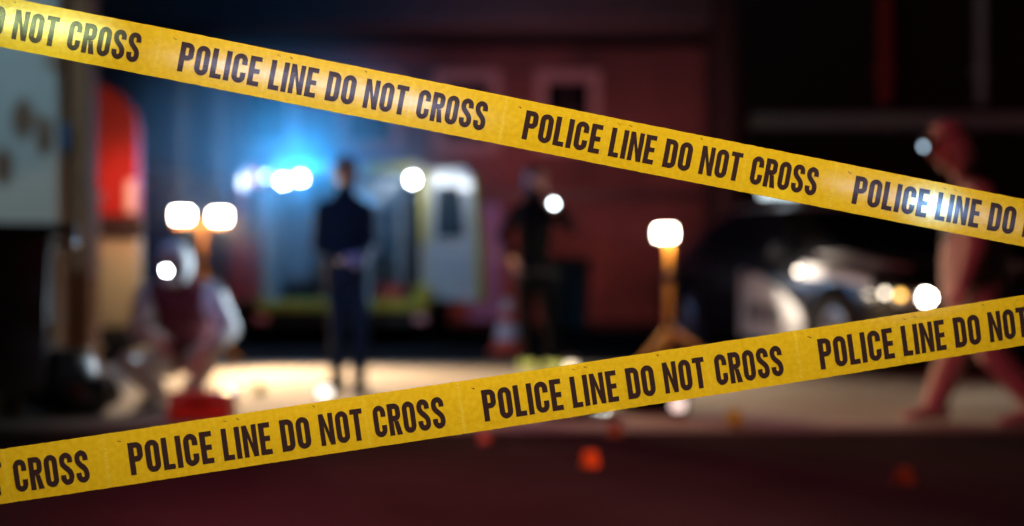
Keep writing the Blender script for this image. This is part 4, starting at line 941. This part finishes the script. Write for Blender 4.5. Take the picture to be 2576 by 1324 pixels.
# --- dark figure before the ambulance
d = 9.95; b = P(872, 0, d); fwd = V((.15, -.99, 0)); rt_ = V((-.99, -.15, 0))
f = Figure((b.x, d, 0), 'person in dark navy clothes standing with hands together before the open ambulance', [M['navy_fabric'], M['skin_brown'], M['glove']])
pel, wai, che, nck = P(876, 705, d), P(872, 630, d), P(868, 545, d), P(868, 482, d)
f.torso([(pel - Z * .06, rt_, fwd, .14, .105), (pel, rt_, fwd, .165, .125), (wai, rt_, fwd, .15, .11), (che, rt_, fwd, .18, .125), (P(868, 508, d), rt_, fwd, .145, .09), (P(868, 494, d), rt_, fwd, .085, .075), (nck, rt_, fwd, .062, .06)])
f.limb(nck - Z * .03, P(869, 455, d - .01), .052, .05, 1); f.head(P(870, 436, d - .02), (.2, -.97, -.15), (0, -.1, 1), 1, 1.0)
for h_, k_, a_ in ((P(852, 715, d), P(850, 840, d - .02), P(848, 958, d + .02)), (P(900, 715, d), P(912, 838, d - .10), P(902, 960, d - .14))):
    f.limb(h_, k_, .088, .060); f.limb(k_, a_, .060, .048); f.boot(V((a_.x, a_.y, .09)), (a_.x + (.05 if a_.x > b.x else -.05), a_.y - .16, 0), M['rubber'])
for sx, e_, w_ in ((-1, P(803, 618, d - .02), P(872, 655, d - .22)), (1, P(936, 618, d - .02), P(908, 652, d - .24))):
    sh = P(868 + sx * 53, 528 + sx * 4, d); f.limb(che + X * sx * .1, sh, .07, .06); f.limb(sh, e_, .062, .05); f.limb(e_, w_, .048, .034); f.hand(w_, V((-sx * .9, -.3, .15)), (0, .3, -1) if sx > 0 else (0, 1, .1), sx, 2, .7)
f.finish(); f.face(); at = f.hat
mb = MB(); mb.ell(at(0, -.022, .038), (.084, .094, .082), f.hF); mb.build('hair', M['hair'], f.root, smooth=True)

# --- crouching person in white coverall
d = 9.1; b = P(445, 0, d); fwd = V((-.12, -.99, 0)); rt_ = V((-.99, .12, 0))
f = Figure((b.x, d, 0), 'person in a hooded white coverall crouching over a red case with a lit headlamp', [M['coverall'], M['skin'], M['pale_glove'], M['maroon_shade']])
pel, wai, che, nck = P(462, 905, d + .16), P(462, 850, d + .10), P(455, 775, d - .02), P(446, 712, d - .10)
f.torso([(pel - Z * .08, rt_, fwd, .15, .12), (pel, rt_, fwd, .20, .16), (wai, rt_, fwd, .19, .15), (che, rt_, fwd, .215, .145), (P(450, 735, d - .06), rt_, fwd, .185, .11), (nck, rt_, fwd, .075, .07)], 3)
f.limb(nck - Z * .03, P(442, 680, d - .14), .058, .055, 1); f.head(P(438, 668, d - .20), (-.15, -.93, -.32), (0, -.32, .95), 1, 1.0)
for h_, k_, a_ in ((P(425, 905, d + .1), P(322, 915, d - .26), P(398, 995, d - .10)), (P(500, 905, d + .1), P(528, 893, d - .34), P(478, 998, d - .12))):
    f.limb(h_, k_, .115, .080); f.limb(k_, a_, .078, .056)
    f.boot(V((a_.x, a_.y, .09)), (a_.x + (-.06 if a_.x < b.x else .02), a_.y - .17, 0), M['coverall'])
shL, shR = P(376, 745, d - .05), P(528, 742, d - .05)
for sh, e_, w_, sd in ((shL, P(352, 832, d - .22), P(400, 852, d - .44), 1), (shR, P(572, 830, d - .15), P(516, 898, d - .42), -1)):
    f.limb(P(453, 735, d - .05), sh, .095, .092); f.limb(sh, e_, .096, .076); f.limb(e_, w_, .072, .048); f.hand(w_, V((sd * .35, -.6, -.55)), (sd * .8, .2, -.4), sd, 2, .5)
f.finish(.009); f.face(); at = f.hat
mb = MB(); n = 30; prof = []     # hood: open shell round the head
rings = []
for i, (yy, k) in enumerate(((.062, .93), (.05, 1.06), (.0, 1.14), (-.06, 1.06), (-.105, .7), (-.125, .2))):
    rings.append([at(math.cos(2 * math.pi * j / n) * .094 * k, yy, .01 + math.sin(2 * math.pi * j / n) * (.128 if j < n / 2 else .135) * k) for j in range(n)])
mb.loft(rings, close=False); mb.bm.faces.new([mb.bm.verts.new(V(q)) for q in rings[-1]])
ho = mb.build('hood', M['coverall'], f.root, smooth=True); sd_ = ho.modifiers.new('s', 'SOLIDIFY'); sd_.thickness = .006; applied(ho); ho.data.shade_smooth()
mb = MB(); mb.ell(at(0, .085, -.060), (.05, .035, .042), f.hF); mb.build('face_mask', M['coverall'], f.root, smooth=True)
hp = f.headlamp(M['head_lens'], .021, .01)
lamp('headlamp_light', hp + V((-.01, -.03, -.01)), 3.0, (.9, .97, 1.0), .02, 'SPOT', aim=hp + V((-.2, -1, -.9)), cone=90, blend=.8)

# --- walker in a coverall striding to the left
d = 7.98; b = P(2430, 0, d); fwd = V((-1, 0, 0)); rt_ = V((0, 1, 0))
f = Figure((b.x, d, 0), 'person in a hooded coverall and headlamp striding to the left in red light', [M['red_lit_coverall'], M['skin_brown'], M['pale_glove']])
pel, wai, che, nck = P(2452, 745, d), P(2452, 650, d), P(2462, 545, d), P(2432, 452, d)
f.torso([(pel - Z * .10, fwd, rt_, .13, .14), (pel, fwd, rt_, .182, .185), (wai, fwd, rt_, .186, .185), (che, fwd, rt_, .172, .20), (P(2462, 492, d), fwd, rt_, .12, .185), (nck + V((.02, 0, 0)), fwd, rt_, .065, .07)])
f.limb(nck - Z * .03, P(2402, 408, d), .057, .053, 1); f.head(P(2384, 368, d), (-.90, -.12, -.38), (-.38, 0, .92), 1, 1.02)
hF, hB = P(2442, 755, d + .09), P(2462, 755, d - .09)
kF, aF = P(2402, 892, d + .09), P(2350, 1012, d + .08); f.limb(hF, kF, .124, .094); f.limb(kF, aF, .092, .068)
kB, aB = P(2500, 890, d - .09), P(2592, 1002, d - .10); f.limb(hB, kB, .124, .094); f.limb(kB, aB, .092, .068)
sN, sF = P(2468, 500, d - .17), P(2455, 500, d + .17)
eN, wN = P(2452, 622, d - .22), P(2425, 706, d - .24); f.limb(sN, eN, .092, .074); f.limb(eN, wN, .070, .050); f.hand(wN, (-.35, 0, -.9), (.1, 1, 0), 1, 2, .45)
eF, wF = P(2500, 612, d + .22), P(2480, 720, d + .22); f.limb(sF, eF, .092, .074); f.limb(eF, wF, .070, .050); f.hand(wF, (-.25, 0, -.95), (.1, -1, 0), -1, 2, .45)
f.limb(che + Z * .05, sN, .09, .08); f.limb(che + Z * .05, sF, .09, .08)
f.finish(.009); f.face(); at = f.hat
f.boot(V((aF.x, aF.y, .10)), (aF.x - .16, aF.y - .03, .01), M['red_lit_coverall'])
bt = f.boot(V((aB.x, aB.y, .12)), (aB.x - .15, aB.y - .02, .0), M['red_lit_coverall'])
mb = MB(); mb.ell(at(0, -.022, .036), (.085, .096, .084), f.hF); mb.build('hair', M['hair'], f.root, smooth=True)
mb = MB(); n = 30; rings = []           # hood drawn up, open at the face
for yy, k in ((.048, .95), (.035, 1.05), (-.02, 1.12), (-.075, 1.04), (-.112, .72), (-.13, .2)):
    rings.append([at(math.cos(2 * math.pi * q / n) * .092 * k, yy - (.03 if q > n / 2 else 0) * abs(math.sin(2 * math.pi * q / n)), .008 + math.sin(2 * math.pi * q / n) * (.120 if q < n / 2 else .150) * k) for q in range(n)])
mb.loft(rings, close=False); mb.bm.faces.new([mb.bm.verts.new(V(q)) for q in rings[-1]])
ho = mb.build('hood', M['red_lit_coverall'], f.root, smooth=True); sd_ = ho.modifiers.new('s', 'SOLIDIFY'); sd_.thickness = .006; applied(ho); ho.data.shade_smooth()
mb = MB(); mb.tube([P(2424, 425, d - .075), P(2408, 470, d - .17), P(2398, 540, d - .15), P(2372, 610, d - .05)], .012, 8); mb.tube([P(2424, 425, d + .075), P(2408, 470, d + .17), P(2398, 540, d + .15), P(2372, 610, d + .05)], .012, 8)
mb.build('strap', M['black_plastic'], f.root)
f.headlamp(M['dim_head_lens'], .02, .05, 1.17)

# ------------------------------------------------------------------ lamp glow
# volume added to imitate the lens glow round the ambulance lamps
sm_c = c2 + V((.15, -1.35, .0)); mb = MB(); mb.ell((0, 0, 0), (2.6, 2.2, 1.55), n=24); sm = mb.build('lens_glow_volume', None); sm.location = sm_c; tag(sm, kind='stuff')
m = bpy.data.materials.new('lens_glow_volume'); m.use_nodes = True; nt = m.node_tree; nt.nodes.remove(nt.nodes['Principled BSDF']); N_, L_ = nt.nodes, nt.links
tc = N_.new('ShaderNodeTexCoord'); mp = N_.new('ShaderNodeMapping'); mp.inputs['Scale'].default_value = (1 / 2.6, 1 / 2.2, 1 / 1.55); L_.new(tc.outputs['Object'], mp.inputs[0])
ln = N_.new('ShaderNodeVectorMath'); ln.operation = 'LENGTH'; L_.new(mp.outputs[0], ln.inputs[0])
mr = N_.new('ShaderNodeMapRange'); mr.interpolation_type = 'SMOOTHSTEP'; mr.inputs['From Min'].default_value = 1.0; mr.inputs['From Max'].default_value = .0; mr.inputs['To Max'].default_value = .5; L_.new(ln.outputs['Value'], mr.inputs['Value'])
nz = N_.new('ShaderNodeTexNoise'); nz.inputs['Scale'].default_value = 1.3; nz.inputs['Detail'].default_value = 3; L_.new(tc.outputs['Object'], nz.inputs['Vector'])
mu = N_.new('ShaderNodeMath'); mu.operation = 'MULTIPLY'; L_.new(mr.outputs[0], mu.inputs[0]); L_.new(nz.outputs['Fac'], mu.inputs[1])
vp = N_.new('ShaderNodeVolumePrincipled'); vp.inputs['Color'].default_value = (.85, .93, 1, 1); L_.new(mu.outputs[0], vp.inputs['Density'])
L_.new(vp.outputs[0], N_['Material Output'].inputs['Volume']); sm.data.materials.clear(); sm.data.materials.append(m)
